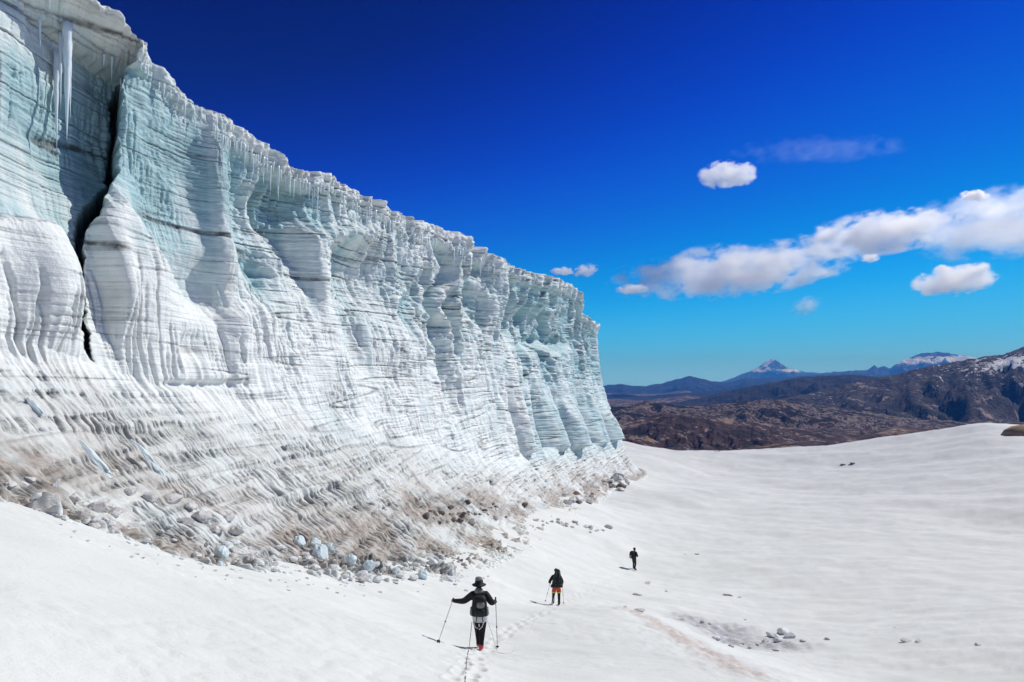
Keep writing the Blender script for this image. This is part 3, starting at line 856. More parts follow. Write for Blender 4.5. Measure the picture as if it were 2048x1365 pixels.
# ------------------------------------------------------------------ ice blocks, clods and rocks
def lump_mesh(name, seed, ico_, sharp, sq=(1, 1, 1)):
    V = ico_[0].astype(float)
    r = 1 + 0.35 * fbm(V[:, 0] * 1.3 + seed, V[:, 1] * 1.3 + V[:, 2] * 1.7, seed, 3) + 0.18 * perlin(V[:, 0] * 3 + V[:, 2] * 2, V[:, 1] * 3 - V[:, 2], seed + 5)
    rr_ = np.random.RandomState(seed)
    V = V * r[:, None]
    for _ in range(sharp):                       # broken facets
        nn = rr_.randn(3); nn /= np.linalg.norm(nn)
        dlt = V @ nn - (0.55 + 0.3 * rr_.rand())
        V = V - np.maximum(dlt, 0)[:, None] * nn * 0.92
    V = V * np.array(sq)
    return mesh_np(name, V, ico_[1], None, smooth=(sharp == 0))

def block_mat(name, a, b):
    k = NT(name)
    v = k.mapped()
    n = k.noise(v, 1.8, 5, 0.6)
    return k.set(k.mix(k.ramp(n, [(0.3, 0.0), (0.7, 1.0)]), a, b), 0.5, k.bump(k.noise(v, 5, 5, 0.7), 0.5, 0.1), 0.35)
M_BLUEB = block_mat('blue_ice_block', (0.56, 0.71, 0.73), (0.84, 0.89, 0.89))
M_GREYB = block_mat('dusty_ice_block', (0.50, 0.46, 0.42), (0.80, 0.80, 0.77))
M_WHITEB = block_mat('snow_block', (0.66, 0.68, 0.67), (0.82, 0.84, 0.83))
M_ROCK = block_mat('grit_stone', (0.07, 0.055, 0.045), (0.24, 0.18, 0.14))
def variants(base, mat, n, sharp, sq, seed, ico_=None):
    out = []
    for i in range(n):
        m = lump_mesh(base, seed + i * 11, ico_ or ICO3, sharp, sq)
        m.materials.append(mat)
        out.append(m)
    return out
V_BLUE = variants('ice_block', M_BLUEB, 5, 7, (1, 1, 0.95), 600)
V_GREY = variants('ice_lump', M_GREYB, 6, 6, (1, 1, 0.75), 700)
V_WHITE = variants('snow_clod', M_WHITEB, 5, 2, (1, 1, 0.7), 800, ICO2)
V_ROCK = variants('stone', M_ROCK, 5, 5, (1, 0.9, 0.6), 900, ICO2)
V_FIN = variants('ice_fin', M_BLUEB, 3, 1, (0.62, 1, 0.62), 950)

def drop(name, meshes, px, py, wpx, label, cat, group, on='ground', asp=1.0, rz=None, tilt=0.0, sink=0.25, hscale=1.0):
    p = hit_ground(px, py) if on == 'ground' else hit_cliff(px, py)
    r = wpx / 2 / F * p[1]
    o = bpy.data.objects.new(name, meshes[rng.randint(len(meshes))])
    COL.objects.link(o)
    o.location = (p[0], p[1], p[2] + r * (0.55 - sink) * hscale)
    o.scale = (r, r * asp, r * hscale)
    o.rotation_euler = (tilt + min(0.25, hscale * 0.25) * rng.randn() * (0.3 if hscale < 0.5 else 1), min(0.25, hscale * 0.25) * rng.randn() * (0.3 if hscale < 0.5 else 1), rng.rand() * 6.28 if rz is None else rz)
    if rz is not None: o.rotation_euler = (tilt, 0, rz)
    # keep stray placements at the scale of their neighbours
    if r > 0.5 and p[1] < 60: o.scale = tuple(c * 0.5 / r for c in o.scale)
    return tag(o, label, cat, group)

RZ = math.pi - math.atan2(NRM[0], NRM[1])
G1 = 'blue ice fins frozen along the gritty slope'
for px, py, w_, h_, lb in [(180, 910, 34, 2.0, 'long blue ice fin lying highest on the gritty slope under the cracked wall'),
                           (285, 905, 26, 1.5, 'blue ice fin beside the longest fin, nearer the white wall'),
                           (312, 938, 24, 1.4, 'pale blue ice fin just below the shorter blue fin'),
                           (70, 815, 18, 1.6, 'small pale ice fin nearest the foot of the great crack')]:
    drop('ice_fin', V_FIN, px, py, w_, lb, 'ice fin', G1, 'cliff', 2.0 * h_, RZ, 0.66, sink=0.5)
G2 = 'grey ice lumps in the rubble belt'
for px, py, w_ in [(300, 998, 30), (345, 1004, 34), (380, 1018, 26), (405, 1040, 38), (372, 1046, 28), (436, 1062, 40), (474, 1066, 32), (455, 1038, 24),
                   (60, 962, 22), (110, 972, 20), (20, 975, 24), (150, 1005, 30), (200, 1020, 36), (165, 1030, 26), (230, 1030, 30), (262, 988, 26)]:
    drop('ice_lump', V_GREY, px, py, w_, 'rounded grey dusty ice lump in the rubble belt at the near foot of the slope', 'ice lump', G2, 'cliff', 1.2)
for px, py, w_, lb in [(442, 1112, 30, 'pale blue ice block alone at the snow edge, left of the block cluster'), (446, 1134, 20, 'small blue ice chip just below the lone pale blue block'),
                       (600, 1088, 24, 'leftmost block of the blue ice cluster on the snow edge'), (630, 1094, 27, 'tallest blue block in the middle of the ice cluster'),
                       (662, 1102, 24, 'smooth blue block at the right of the ice cluster'), (640, 1112, 36, 'low flat grey-blue slab beneath the ice cluster'),
                       (702, 1128, 24, 'blue ice block just past the cluster towards the hikers'), (738, 1138, 26, 'pale ice wedge second past the cluster towards the hikers'),
                       (790, 1146, 24, 'pale ice wedge third past the cluster towards the hikers'), (846, 1156, 28, 'ice block at the snow edge closest to the nearest hiker')]:
    drop('ice_block', V_BLUE, px, py, w_, lb, 'ice block', 'blue ice blocks on the snow edge', 'cliff', 0.9, hscale=1.15)
G3 = 'broken snow clods along the foot of the slope'
for i in range(120):
    t = rng.rand()
    px = 40 + 880 * t
    py = np.interp(px, [0, 230, 430, 700, 900], [1003, 1062, 1120, 1155, 1160]) - rng.rand() ** 1.5 * 46 + 5
    drop('snow_clod', V_WHITE if rng.rand() < 0.75 else V_GREY, px, py, 7 + 15 * rng.rand() ** 2, 'small clod of broken snow-ice along the near foot of the gritty slope', 'snow clod', G3, 'cliff', 1.3)
for i in range(70):
    px = 120 + 860 * rng.rand()
    py = np.interp(px, [0, 230, 430, 700, 980], [1012, 1078, 1138, 1166, 1150]) + 30 * rng.rand() ** 2.2
    drop('snow_clod', V_WHITE, px, py, 4 + 7 * rng.rand() ** 2, 'small clod of broken snow-ice along the near foot of the gritty slope', 'snow clod', G3, 'ground', 1.5, hscale=0.7)
G4 = 'dirty ice lumps heaped at the far foot of the cliff'
for i in range(64):
    t = rng.rand()
    px, py = 1150 + 105 * t + 10 * rng.randn(), 1006 - 52 * t + 9 * rng.randn()
    rk = rng.rand() < 0.35
    drop('stone' if rk else 'ice_lump', V_ROCK if rk else V_GREY, px, py, 8 + 20 * rng.rand() ** 2,
         'dark stone in the heap at the far foot of the cliff' if rk else 'dirty ice lump in the heap at the far foot of the cliff', 'stone' if rk else 'ice lump',
         'dark stones in the far heap' if rk else G4, 'ground', 1.2)
G5 = 'brown stones scattered mid-slope on the gritty apron'
for i in range(34):
    px, py = 935 + 75 * rng.randn() * 0.7, 1022 + 16 * rng.randn()
    drop('stone', V_ROCK if rng.rand() < 0.5 else V_GREY, px, py, 7 + 12 * rng.rand() ** 2, 'brown grit-covered stone lying on the apron above the nearest hiker', 'stone', G5, 'cliff', 1.2)
G6 = 'line of clods leading out from the cliff foot'
for i in range(26):
    t = rng.rand()
    drop('snow_clod', V_GREY, 1060 + 180 * t, 1040 + 28 * t + 4 * rng.randn(), 5 + 9 * rng.rand() ** 2, 'grey clod in the line running out from the cliff foot past the farthest hiker', 'snow clod', G6, 'ground', 1.4)
G7 = 'snow-covered lumps in the grey hollow'
for px, py, w_ in [(1432, 1280, 18), (1462, 1294, 10), (1545, 1275, 22), (1566, 1268, 26), (1580, 1276, 20), (1556, 1284, 16), (1530, 1284, 12), (1605, 1284, 10),
                   (1484, 1290, 8), (1500, 1296, 8), (1516, 1292, 10), (1552, 1302, 10), (1655, 1280, 9), (1405, 1246, 10), (1420, 1250, 8)]:
    drop('snow_clod', V_WHITE if w_ > 12 else V_GREY, px, py, w_, 'snow-dusted lump in the grey hollow right of the grit streak', 'snow clod', G7, 'ground', 1.3)
for px, py, w_, lb in [(1815, 1284, 22, 'grey snow lump alone on the open snow beyond the hollow'), (1838, 1284, 14, 'small lump touching the lone grey snow lump'),
                       (1957, 1290, 16, 'lone grey lump farthest right on the near snow'), (1686, 930, 11, 'flat dark stone standing in for a crack in the far snow, left of its twin'), (1706, 928, 14, 'flat dark stone standing in for a crack in the far snow, right of its twin'),  # the two dark stones stand in for a crack in the snow
                       (1435, 903, 10, 'tiny white ice block on the far rim of the snow')]:
    drop('stone' if 'stone' in lb else 'snow_clod', V_ROCK if 'stone' in lb else V_GREY, px, py, w_, lb, 'stone' if 'stone' in lb else 'snow clod', None, 'ground', 1.2, hscale=0.4)
G8 = 'dark clods scattered around the farthest hiker'
for px, py, w_ in [(1296, 1168, 14), (1274, 1190, 12), (1334, 1184, 6), (1250, 1216, 12), (1278, 1222, 14), (1370, 1110, 5), (1394, 1109, 8), (1457, 1191, 12), (1478, 1196, 7), (1490, 1240, 5), (1790, 1256, 5)]:
    drop('snow_clod', V_GREY, px, py, w_, 'small low clod on the open snow around the farthest hiker and streak', 'snow clod', G8, 'ground', 1.8, hscale=0.5)
oc = hit_ground(2040, 868)
V, Fq = loft([(oc[0] + 4, oc[1], oc[2] - 1.0, 8, 3.5), (oc[0] + 4.3, oc[1], oc[2] + 0.6, 7.6, 3.0), (oc[0] + 5, oc[1] + .4, oc[2] + 1.5, 6.2, 2.2), (oc[0] + 6, oc[1] + .6, oc[2] + 2.0, 4.0, 1.2)], 28, 2.4)
V = [(x + 0.5 * float(perlin(x / 1.3, z / 0.9 + y, 640)), y + 0.4 * float(perlin(x / 1.1, z + 3, 641)), z + 0.3 * float(perlin(x / 1.5, y, 642))) for x, y, z in V]
tag(part('gravel_bank', (V, Fq), mat_plain('tan_gravel', (0.36, 0.26, 0.17), 0.95, 0.35, 1.5, 0.1, 0.6), None), 'tan gravel bank showing through the snow on the right rim', 'gravel bank')

# ------------------------------------------------------------------ people
M_BLACK = mat_plain('black_shell', (0.011, 0.011, 0.013), 0.7, 0.4, 14, 0.3, 0.4)
M_PANTS = mat_plain('dark_trousers', (0.018, 0.017, 0.02), 0.8, 0.4, 14, 0.2, 0.4)
M_BROWNP = mat_plain('brown_trousers', (0.040, 0.028, 0.028), 0.8, 0.4, 14, 0.2, 0.4)
M_GREEN = mat_plain('dark_green_pack', (0.013, 0.022, 0.021), 0.7, 0.4, 12, 0.3, 0.4)
M_GREYC = mat_plain('grey_cloth', (0.20, 0.21, 0.20), 0.8, 0.3, 14, 0.2, 0.4)
M_WHITEC = mat_plain('white_cloth', (0.62, 0.63, 0.64), 0.8, 0.15, 14, 0.2, 0.3)
M_RED = mat_plain('red_boot', (0.55, 0.05, 0.06), 0.5, 0.25, 20, 0.4)
M_ORANGE = mat_plain('red_orange_cloth', (0.52, 0.075, 0.03), 0.8, 0.35, 9, 0.2)
M_YELLOW = mat_plain('yellow_strap', (0.62, 0.52, 0.12), 0.7, 0.2, 14, 0.3)
M_SKIN = mat_plain('skin', (0.36, 0.21, 0.15), 0.6, 0.1, 20, 0.4)
M_HAIR = mat_plain('dark_hair', (0.02, 0.015, 0.012), 0.6, 0.4, 60, 0.3)
M_METAL = mat_plain('dull_metal', (0.30, 0.31, 0.33), 0.4, 0.2, 30, 0.5)

def person(loc, heading, J, edges, tags_mats, label, ground_feet=True):
    """one skinned continuous body; J: joint -> (x, y, z, r); edges: (a, b, tag)"""
    names = list(J)
    me = bpy.data.meshes.new('skeleton')
    me.from_pydata([J[n][:3] for n in names], [(names.index(a), names.index(b)) for a, b, t in edges], [])
    tmp = bpy.data.objects.new('skeleton', me)
    COL.objects.link(tmp)
    tmp.modifiers.new('skin', 'SKIN').use_smooth_shade = True
    sk = me.skin_vertices[0].data
    for i, n in enumerate(names):
        bulk = 1.13 if n in ('shL', 'shR', 'elL', 'elR', 'chest', 'spine', 'knL', 'knR', 'caL', 'caR', 'hipL', 'hipR') else 1.0
        sk[i].radius = (J[n][3] * bulk, J[n][3] * bulk * (J[n][4] if len(J[n]) > 4 else 1.0))
        sk[i].use_root = (n == 'pelvis')
    sub = tmp.modifiers.new('sub', 'SUBSURF'); sub.levels = 2; sub.render_levels = 2
    dg = bpy.context.evaluated_depsgraph_get()
    body = bpy.data.meshes.new_from_object(tmp.evaluated_get(dg))
    bpy.data.objects.remove(tmp)
    body.name = 'person'
    keys = list(tags_mats)
    body.materials.clear()
    for k_ in keys: body.materials.append(tags_mats[k_])
    segs = [(np.array(J[a][:3]), np.array(J[b][:3]), keys.index(t), 0.5 * (J[a][3] + J[b][3])) for a, b, t in edges]
    for p in body.polygons:
        c = np.array(p.center); best = 1e9
        for a, b, t, r in segs:
            ab = b - a
            q = np.clip(np.dot(c - a, ab) / np.dot(ab, ab), 0, 1)
            dd2 = np.linalg.norm(c - a - q * ab) - r
            if dd2 < best: best, p.material_index = dd2, t
        p.use_smooth = True
    o = link('person', body)
    o.location = loc
    o.rotation_euler = (0, 0, heading)
    return tag(o, label, 'person')

def hand_edges(J, edges, side, wrist, palm, tagname='glove', curl=(0, 1, -0.4)):
    """palm with five unequal bent fingers, thumb leaving the side"""
    w_ = np.array(J[wrist][:3]); p = np.array(palm)
    ax = (p - w_) / np.linalg.norm(p - w_)
    cu = np.array(curl, float); cu /= np.linalg.norm(cu)
    sd = np.cross(ax, cu); sd /= np.linalg.norm(sd)
    nm = 'palm' + side
    J[nm] = (*p, 0.032, 0.75); edges.append((wrist, nm, tagname))
    for i, (off, ln) in enumerate([(-0.03, 0.062), (-0.011, 0.072), (0.009, 0.068), (0.028, 0.052)]):
        a = p + sd * off + ax * 0.030; b = a + ax * ln * 0.35 + cu * ln * 0.45; c = b - ax * ln * 0.25 + cu * ln * 0.25
        J['f%s%da' % (side, i)] = (*a, 0.0105); J['f%s%db' % (side, i)] = (*b, 0.0095); J['f%s%dc' % (side, i)] = (*c, 0.008)
        edges += [(nm, 'f%s%da' % (side, i), tagname), ('f%s%da' % (side, i), 'f%s%db' % (side, i), tagname), ('f%s%db' % (side, i), 'f%s%dc' % (side, i), tagname)]
    a = p - sd * 0.036 - ax * 0.012; b = a - sd * 0.012 + cu * 0.038 + ax * 0.012
    J['t%sa' % side] = (*a, 0.012); J['t%sb' % side] = (*b, 0.010)
    edges += [(nm, 't%sa' % side, tagname), ('t%sa' % side, 't%sb' % side, tagname)]

BASE_E = [('pelvis', 'spine', 'jacket'), ('spine', 'chest', 'jacket'), ('chest', 'neck', 'jacket'), ('neck', 'head', 'skin'), ('head', 'crown', 'hair'),
          ('head', 'nose', 'skin'),
          ('chest', 'shL', 'jacket'), ('shL', 'elL', 'jacket'), ('elL', 'wrL', 'jacket'), ('chest', 'shR', 'jacket'), ('shR', 'elR', 'jacket'), ('elR', 'wrR', 'jacket'),
          ('pelvis', 'hipL', 'trousers'), ('hipL', 'knL', 'trousers'), ('knL', 'caL', 'trousers'), ('caL', 'anL', 'trousers'), ('anL', 'baL', 'boot'), ('anL', 'heL', 'boot'), ('baL', 'toL', 'boot'),
          ('pelvis', 'hipR', 'trousers'), ('hipR', 'knR', 'trousers'), ('knR', 'caR', 'trousers'), ('caR', 'anR', 'trousers'), ('anR', 'baR', 'boot'), ('anR', 'heR', 'boot'), ('baR', 'toR', 'boot')]
def torso(lean=0.05, hx=0.0):
    return {'pelvis': (0, 0, 0.95, 0.165, 0.72), 'spine': (hx * 0.4, lean * 0.5, 1.14, 0.16, 0.72), 'chest': (hx * 0.8, lean, 1.36, 0.185, 0.68),
            'neck': (hx, lean * 1.4, 1.51, 0.062), 'head': (hx, lean * 1.8 + 0.01, 1.63, 0.088, 1.12), 'crown': (hx, lean * 1.8, 1.73, 0.07),
            'nose': (hx, lean * 1.8 + 0.115, 1.615, 0.014)}
def leg(J, s, hip, knee, ankle, toe_dir, gz):
    J['hip' + s] = (*hip, 0.105); J['kn' + s] = (*knee, 0.068)
    mid = 0.62 * np.array(knee) + 0.38 * np.array(ankle) + np.array([0, -0.018, 0])
    J['ca' + s] = (*mid, 0.064); J['an' + s] = (*ankle[:2], ankle[2] + 0.05, 0.058)
    J['he' + s] = (ankle[0] - toe_dir[0] * 0.05, ankle[1] - toe_dir[1] * 0.05, gz + 0.065, 0.06)
    t = np.array(toe_dir)
    J['ba' + s] = (ankle[0] + t[0] * 0.06, ankle[1] + t[1] * 0.06, gz + 0.07, 0.066)
    J['to' + s] = (ankle[0] + t[0] * 0.19, ankle[1] + t[1] * 0.19, gz + 0.06, 0.052)

def rel(loc, x, y, heading=0.0):
    c, s_ = math.cos(heading), math.sin(heading)
    wx_, wy_ = loc[0] + c * x - s_ * y, loc[1] + s_ * x + c * y
    return float(ground_fine(np.array([wx_]), np.array([wy_]))[0]) - loc[2]

def pack(name, loc, heading, secs, mat, label, extras):
    o = empty(name, loc, heading)
    tag(o, label, 'backpack')
    part('bag', loft(secs, 22, 2.7), mat, o)
    for nm, vf, m in extras:
        part(nm, vf, m, o)
    return o

def pole(hand, tip, label, group):
    o = empty('trekking_pole', tip)
    tag(o, label, 'trekking pole', group)
    h = Vector(hand) - Vector(tip)
    L = h.length; u_ = h / L
    part('shaft', tube([u_ * t for t in (0.05, 0.4, 0.41, L * 0.75, L)], [0.008, 0.008, 0.010, 0.010, 0.011], 8), M_METAL, o)
    part('grip', tube([u_ * (L - 0.05), u_ * (L - 0.03), u_ * (L + 0.07), u_ * (L + 0.10), u_ * (L + 0.115)], [0.013, 0.018, 0.018, 0.024, 0.016], 10), M_BLACK, o)
    part('lock_collar', tube([u_ * (L * 0.45), u_ * (L * 0.45 + 0.045)], 0.017, 10), M_BLACK, o)
    part('basket', tube([u_ * 0.065, u_ * 0.075, u_ * 0.085], [0.012, 0.042, 0.016], 14), M_BLACK, o)
    part('tip', tube([u_ * -0.03, u_ * 0.05], [0.003, 0.008], 8), M_METAL, o)
    return o

def W(loc, heading, p):
    c, s_ = math.cos(heading), math.sin(heading)
    return (loc[0] + c * p[0] - s_ * p[1], loc[1] + s_ * p[0] + c * p[1], loc[2] + p[2])

# --- nearest hiker, seen from behind, poles out to both sides
L1 = hit_ground(960, 1302); H1 = 0.0
J = torso(0.06, -0.03); E_ = list(BASE_E)
J.update({'shL': (-0.20, 0.05, 1.42, 0.098), 'elL': (-0.42, 0.08, 1.24, 0.076), 'wrL': (-0.645, 0.16, 1.225, 0.055),
          'shR': (0.16, 0.05, 1.42, 0.098), 'elR': (0.31, 0.02, 1.21, 0.076), 'wrR': (0.375, 0.20, 1.20, 0.055)})
hand_edges(J, E_, 'L', 'wrL', (-0.70, 0.185, 1.222)); hand_edges(J, E_, 'R', 'wrR', (0.385, 0.255, 1.195), curl=(-0.2, 0.6, -0.7))
gl, gr = rel(L1, -0.03, 0.34), rel(L1, 0.02, -0.02)
leg(J, 'L', (-0.095, 0, 0.87), (-0.07, 0.20, 0.47 + gl * 0.5), (-0.04, 0.30, 0.10 + gl), (0.05, 1, 0), gl)
leg(J, 'R', (0.085, 0, 0.87), (0.06, 0.06, 0.47), (0.03, -0.05, 0.10 + gr), (0.05, 1, 0), gr)
p1 = person(tuple(L1), H1, J, E_, {'jacket': M_BLACK, 'trousers': M_PANTS, 'skin': M_SKIN, 'hair': M_HAIR, 'boot': M_RED, 'glove': M_BLACK},
            'nearest hiker from behind in black jacket and red boots, arms spread with two poles')
hc = (-0.03, 0.115)
part('hat', loft([(hc[0], hc[1], 1.645, 0.165, 0.175), (hc[0], hc[1], 1.66, 0.185, 0.195), (hc[0], hc[1], 1.675, 0.150, 0.16), (hc[0], hc[1], 1.70, 0.112, 0.122),
                  (hc[0], hc[1], 1.78, 0.098, 0.108), (hc[0], hc[1], 1.815, 0.06, 0.07), (hc[0], hc[1], 1.825, 0.01, 0.01)], 24), M_BLACK, p1)
part('goggles', loft([(hc[0] - 0.01, hc[1] - 0.01, 1.79, 0.085, 0.09), (hc[0] - 0.01, hc[1] - 0.01, 1.815, 0.095, 0.10), (hc[0] - 0.01, hc[1], 1.85, 0.07, 0.075), (hc[0] - 0.01, hc[1], 1.865, 0.02, 0.02)], 20), M_GREYC, p1)
part('hem_band', loft([(0, 0, 0.80, 0.185, 0.135), (0, 0, 0.84, 0.20, 0.145), (0, 0, 0.93, 0.20, 0.147), (0, 0.005, 0.95, 0.185, 0.138)], 26), M_WHITEC, p1)
part('harness', join(loft([(0, 0, 0.765, 0.185, 0.132), (0, 0, 0.80, 0.192, 0.138)], 26), tube([(0.10, -0.13, 0.78), (0.06, -0.135, 0.66), (-0.02, -0.10, 0.58)], 0.012),
     tube([(-0.02, -0.11, 0.78), (-0.015, -0.12, 0.66)], 0.016), tube([(-0.15, -0.09, 0.78), (-0.12, -0.10, 0.64), (-0.05, -0.06, 0.60)], 0.012)), M_WHITEC, p1)
part('harness_belt', loft([(0, 0, 0.735, 0.17, 0.128), (0, 0, 0.762, 0.178, 0.134)], 26), M_BLACK, p1)
part('hood', loft([(hc[0], 0.03, 1.48, 0.12, 0.11), (hc[0], 0.03, 1.54, 0.115, 0.10), (hc[0], 0.05, 1.60, 0.07, 0.07)], 18), M_GREYC, p1)
b1 = [(-0.005, -0.17, 0.94, 0.13, 0.05), (-0.005, -0.20, 0.97, 0.19, 0.10), (-0.005, -0.21, 1.15, 0.20, 0.125), (-0.005, -0.19, 1.32, 0.185, 0.115), (-0.005, -0.17, 1.43, 0.15, 0.09), (-0.005, -0.15, 1.47, 0.10, 0.05)]
pk1 = pack('backpack', tuple(L1), H1, b1, M_BLACK, 'black and grey-green backpack worn by the nearest hiker', [
    ('lid_pocket', loft([(0.0, -0.24, 1.33, 0.14, 0.07), (0.0, -0.25, 1.39, 0.155, 0.09), (0.0, -0.22, 1.46, 0.13, 0.075), (0.0, -0.20, 1.485, 0.06, 0.03)], 20, 2.6), M_BLACK),
    ('front_pocket', loft([(0.03, -0.31, 1.20, 0.07, 0.03), (0.03, -0.325, 1.24, 0.10, 0.045), (0.03, -0.32, 1.32, 0.095, 0.045), (0.03, -0.30, 1.36, 0.05, 0.02)], 18, 2.4), M_GREYC),
    ('lower_pocket', loft([(0.0, -0.31, 0.99, 0.10, 0.03), (0.0, -0.325, 1.03, 0.135, 0.04), (0.0, -0.325, 1.14, 0.13, 0.04), (0.0, -0.31, 1.18, 0.09, 0.02)], 18, 2.6), M_GREEN),
    ('side_pocket', loft([(-0.205, -0.2, 0.98, 0.025, 0.06), (-0.215, -0.2, 1.03, 0.035, 0.08), (-0.205, -0.2, 1.18, 0.03, 0.075)], 14), M_GREYC),
    ('side_pocket', loft([(0.195, -0.2, 0.98, 0.025, 0.06), (0.205, -0.2, 1.03, 0.035, 0.08), (0.195, -0.2, 1.18, 0.03, 0.075)], 14), M_GREYC),
    ('strap', tube([(-0.07, -0.28, 0.99), (-0.075, -0.25, 0.90), (-0.085, -0.16, 0.80)], 0.011), M_BLACK),
    ('strap', tube([(0.07, -0.28, 0.99), (0.075, -0.25, 0.90), (0.085, -0.16, 0.80)], 0.011), M_BLACK),
    ('shoulder_strap', tube([(-0.11, -0.10, 1.44), (-0.12, 0.02, 1.50), (-0.13, 0.15, 1.42), (-0.14, 0.16, 1.2), (-0.17, 0.03, 1.02)], 0.022), M_BLACK),
    ('shoulder_strap', tube([(0.09, -0.10, 1.44), (0.09, 0.02, 1.50), (0.10, 0.15, 1.42), (0.12, 0.16, 1.2), (0.16, 0.03, 1.02)], 0.022), M_BLACK)])
hL, hR = W(L1, H1, (-0.715, 0.235, 1.225)), W(L1, H1, (0.395, 0.30, 1.18))
tL, tR = hit_ground(876, 1287), hit_ground(995, 1298)
pole(hL, tuple(tL), 'trekking pole slanting out from the left hand of the nearest hiker', 'trekking poles')
pole(hR, tuple(tR), 'upright trekking pole held in the right hand of the nearest hiker', 'trekking poles')

# --- second hiker with a tall dark pack and red shorts
L2 = hit_ground(1113, 1211); H2 = 0.04
J = torso(0.10, 0.0); E_ = list(BASE_E)
J.update({'shL': (-0.19, 0.07, 1.43, 0.08), 'elL': (-0.36, -0.02, 1.16, 0.062), 'wrL': (-0.30, 0.22, 1.06, 0.045),
          'shR': (0.19, 0.07, 1.43, 0.08), 'elR': (0.30, -0.02, 1.18, 0.062), 'wrR': (0.31, 0.18, 1.02, 0.045)})
hand_edges(J, E_, 'L', 'wrL', (-0.29, 0.275, 1.045), curl=(0.3, 0.5, -0.8)); hand_edges(J, E_, 'R', 'wrR', (0.315, 0.235, 1.0), curl=(-0.3, 0.5, -0.8))
gl, gr = rel(L2, -0.15, 0.16, H2), rel(L2, 0.12, -0.04, H2)
leg(J, 'L', (-0.11, 0, 0.87), (-0.14, 0.13, 0.48 + gl * 0.5), (-0.16, 0.12, 0.10 + gl), (-0.1, 1, 0), gl)
leg(J, 'R', (0.11, 0, 0.87), (0.13, 0.06, 0.48), (0.12, -0.07, 0.10 + gr), (0.1, 1, 0), gr)
p2 = person(tuple(L2), H2, J, E_, {'jacket': M_BLACK, 'trousers': M_PANTS, 'skin': M_SKIN, 'hair': M_HAIR, 'boot': M_BLACK, 'glove': M_BLACK},
            'middle hiker in red-orange shorts walking away under a tall dark pack')
part('shorts', join(loft([(0, 0, 0.80, 0.20, 0.15), (0, 0, 0.90, 0.215, 0.16), (0, 0, 1.0, 0.205, 0.15), (0, 0, 1.04, 0.185, 0.135)], 24),
                    loft([(-0.122, 0.045, 0.66, 0.112, 0.115), (-0.11, 0.02, 0.78, 0.115, 0.125), (-0.10, 0, 0.86, 0.105, 0.12)], 18),
                    loft([(0.122, 0.025, 0.66, 0.112, 0.115), (0.11, 0.01, 0.78, 0.115, 0.125), (0.10, 0, 0.86, 0.105, 0.12)], 18)), M_ORANGE, p2)
part('leg_strap', loft([(-0.124, 0.05, 0.625, 0.112, 0.115), (-0.122, 0.045, 0.675, 0.119, 0.121)], 18), M_YELLOW, p2)
part('leg_strap', loft([(0.124, 0.03, 0.625, 0.112, 0.115), (0.122, 0.025, 0.675, 0.119, 0.121)], 18), M_YELLOW, p2)
part('hat', loft([(0, 0.18, 1.66, 0.10, 0.115), (0, 0.18, 1.70, 0.105, 0.12), (0, 0.18, 1.76, 0.08, 0.095), (0, 0.18, 1.79, 0.02, 0.03)], 18), M_BLACK, p2)
b2 = [(0, -0.17, 1.00, 0.18, 0.06), (0, -0.22, 1.04, 0.26, 0.14), (0, -0.24, 1.20, 0.25, 0.17), (0.01, -0.23, 1.40, 0.215, 0.16), (0.025, -0.20, 1.60, 0.165, 0.14), (0.04, -0.16, 1.76, 0.125, 0.11), (0.045, -0.15, 1.82, 0.085, 0.07), (0.045, -0.15, 1.84, 0.03, 0.03)]
pk2 = pack('backpack', tuple(L2), H2, b2, M_GREEN, 'tall dark green pack rising over the head of the middle hiker', [
    ('bedroll', tube([(-0.30, -0.33, 1.07), (-0.29, -0.34, 1.07), (0.24, -0.34, 1.07), (0.25, -0.33, 1.07)], [0.05, 0.085, 0.085, 0.05], 14), M_GREEN),
    ('front_pocket', loft([(0.01, -0.39, 1.18, 0.08, 0.02), (0.01, -0.40, 1.22, 0.11, 0.035), (0.015, -0.38, 1.44, 0.09, 0.03), (0.02, -0.35, 1.5, 0.05, 0.02)], 16, 2.6), M_BLACK),
    ('strap', tube([(0.12, -0.37, 1.10), (0.12, -0.38, 1.3), (0.12, -0.33, 1.55), (0.10, -0.26, 1.75)], 0.014), M_GREYC),
    ('strap', tube([(-0.10, -0.38, 1.10), (-0.09, -0.39, 1.3), (-0.06, -0.34, 1.55), (-0.01, -0.27, 1.75)], 0.012), M_GREYC),
    ('shoulder_strap', tube([(-0.11, -0.08, 1.44), (-0.12, 0.06, 1.51), (-0.13, 0.19, 1.42), (-0.14, 0.18, 1.2), (-0.17, 0.03, 1.04)], 0.022), M_BLACK),
    ('shoulder_strap', tube([(0.11, -0.08, 1.44), (0.12, 0.06, 1.51), (0.13, 0.19, 1.42), (0.14, 0.18, 1.2), (0.17, 0.03, 1.04)], 0.022), M_BLACK)])
for hnd, tp, lb in [((-0.29, 0.31, 1.0), (-0.52, 0.55), 'thin trekking pole on the left side of the middle hiker'), ((0.32, 0.28, 0.96), (0.42, 0.5), 'thin trekking pole on the right side of the middle hiker')]:
    tp3 = W(L2, H2, (tp[0], tp[1], rel(L2, tp[0], tp[1], H2)))
    pole(W(L2, H2, hnd), tp3, lb, 'trekking poles')

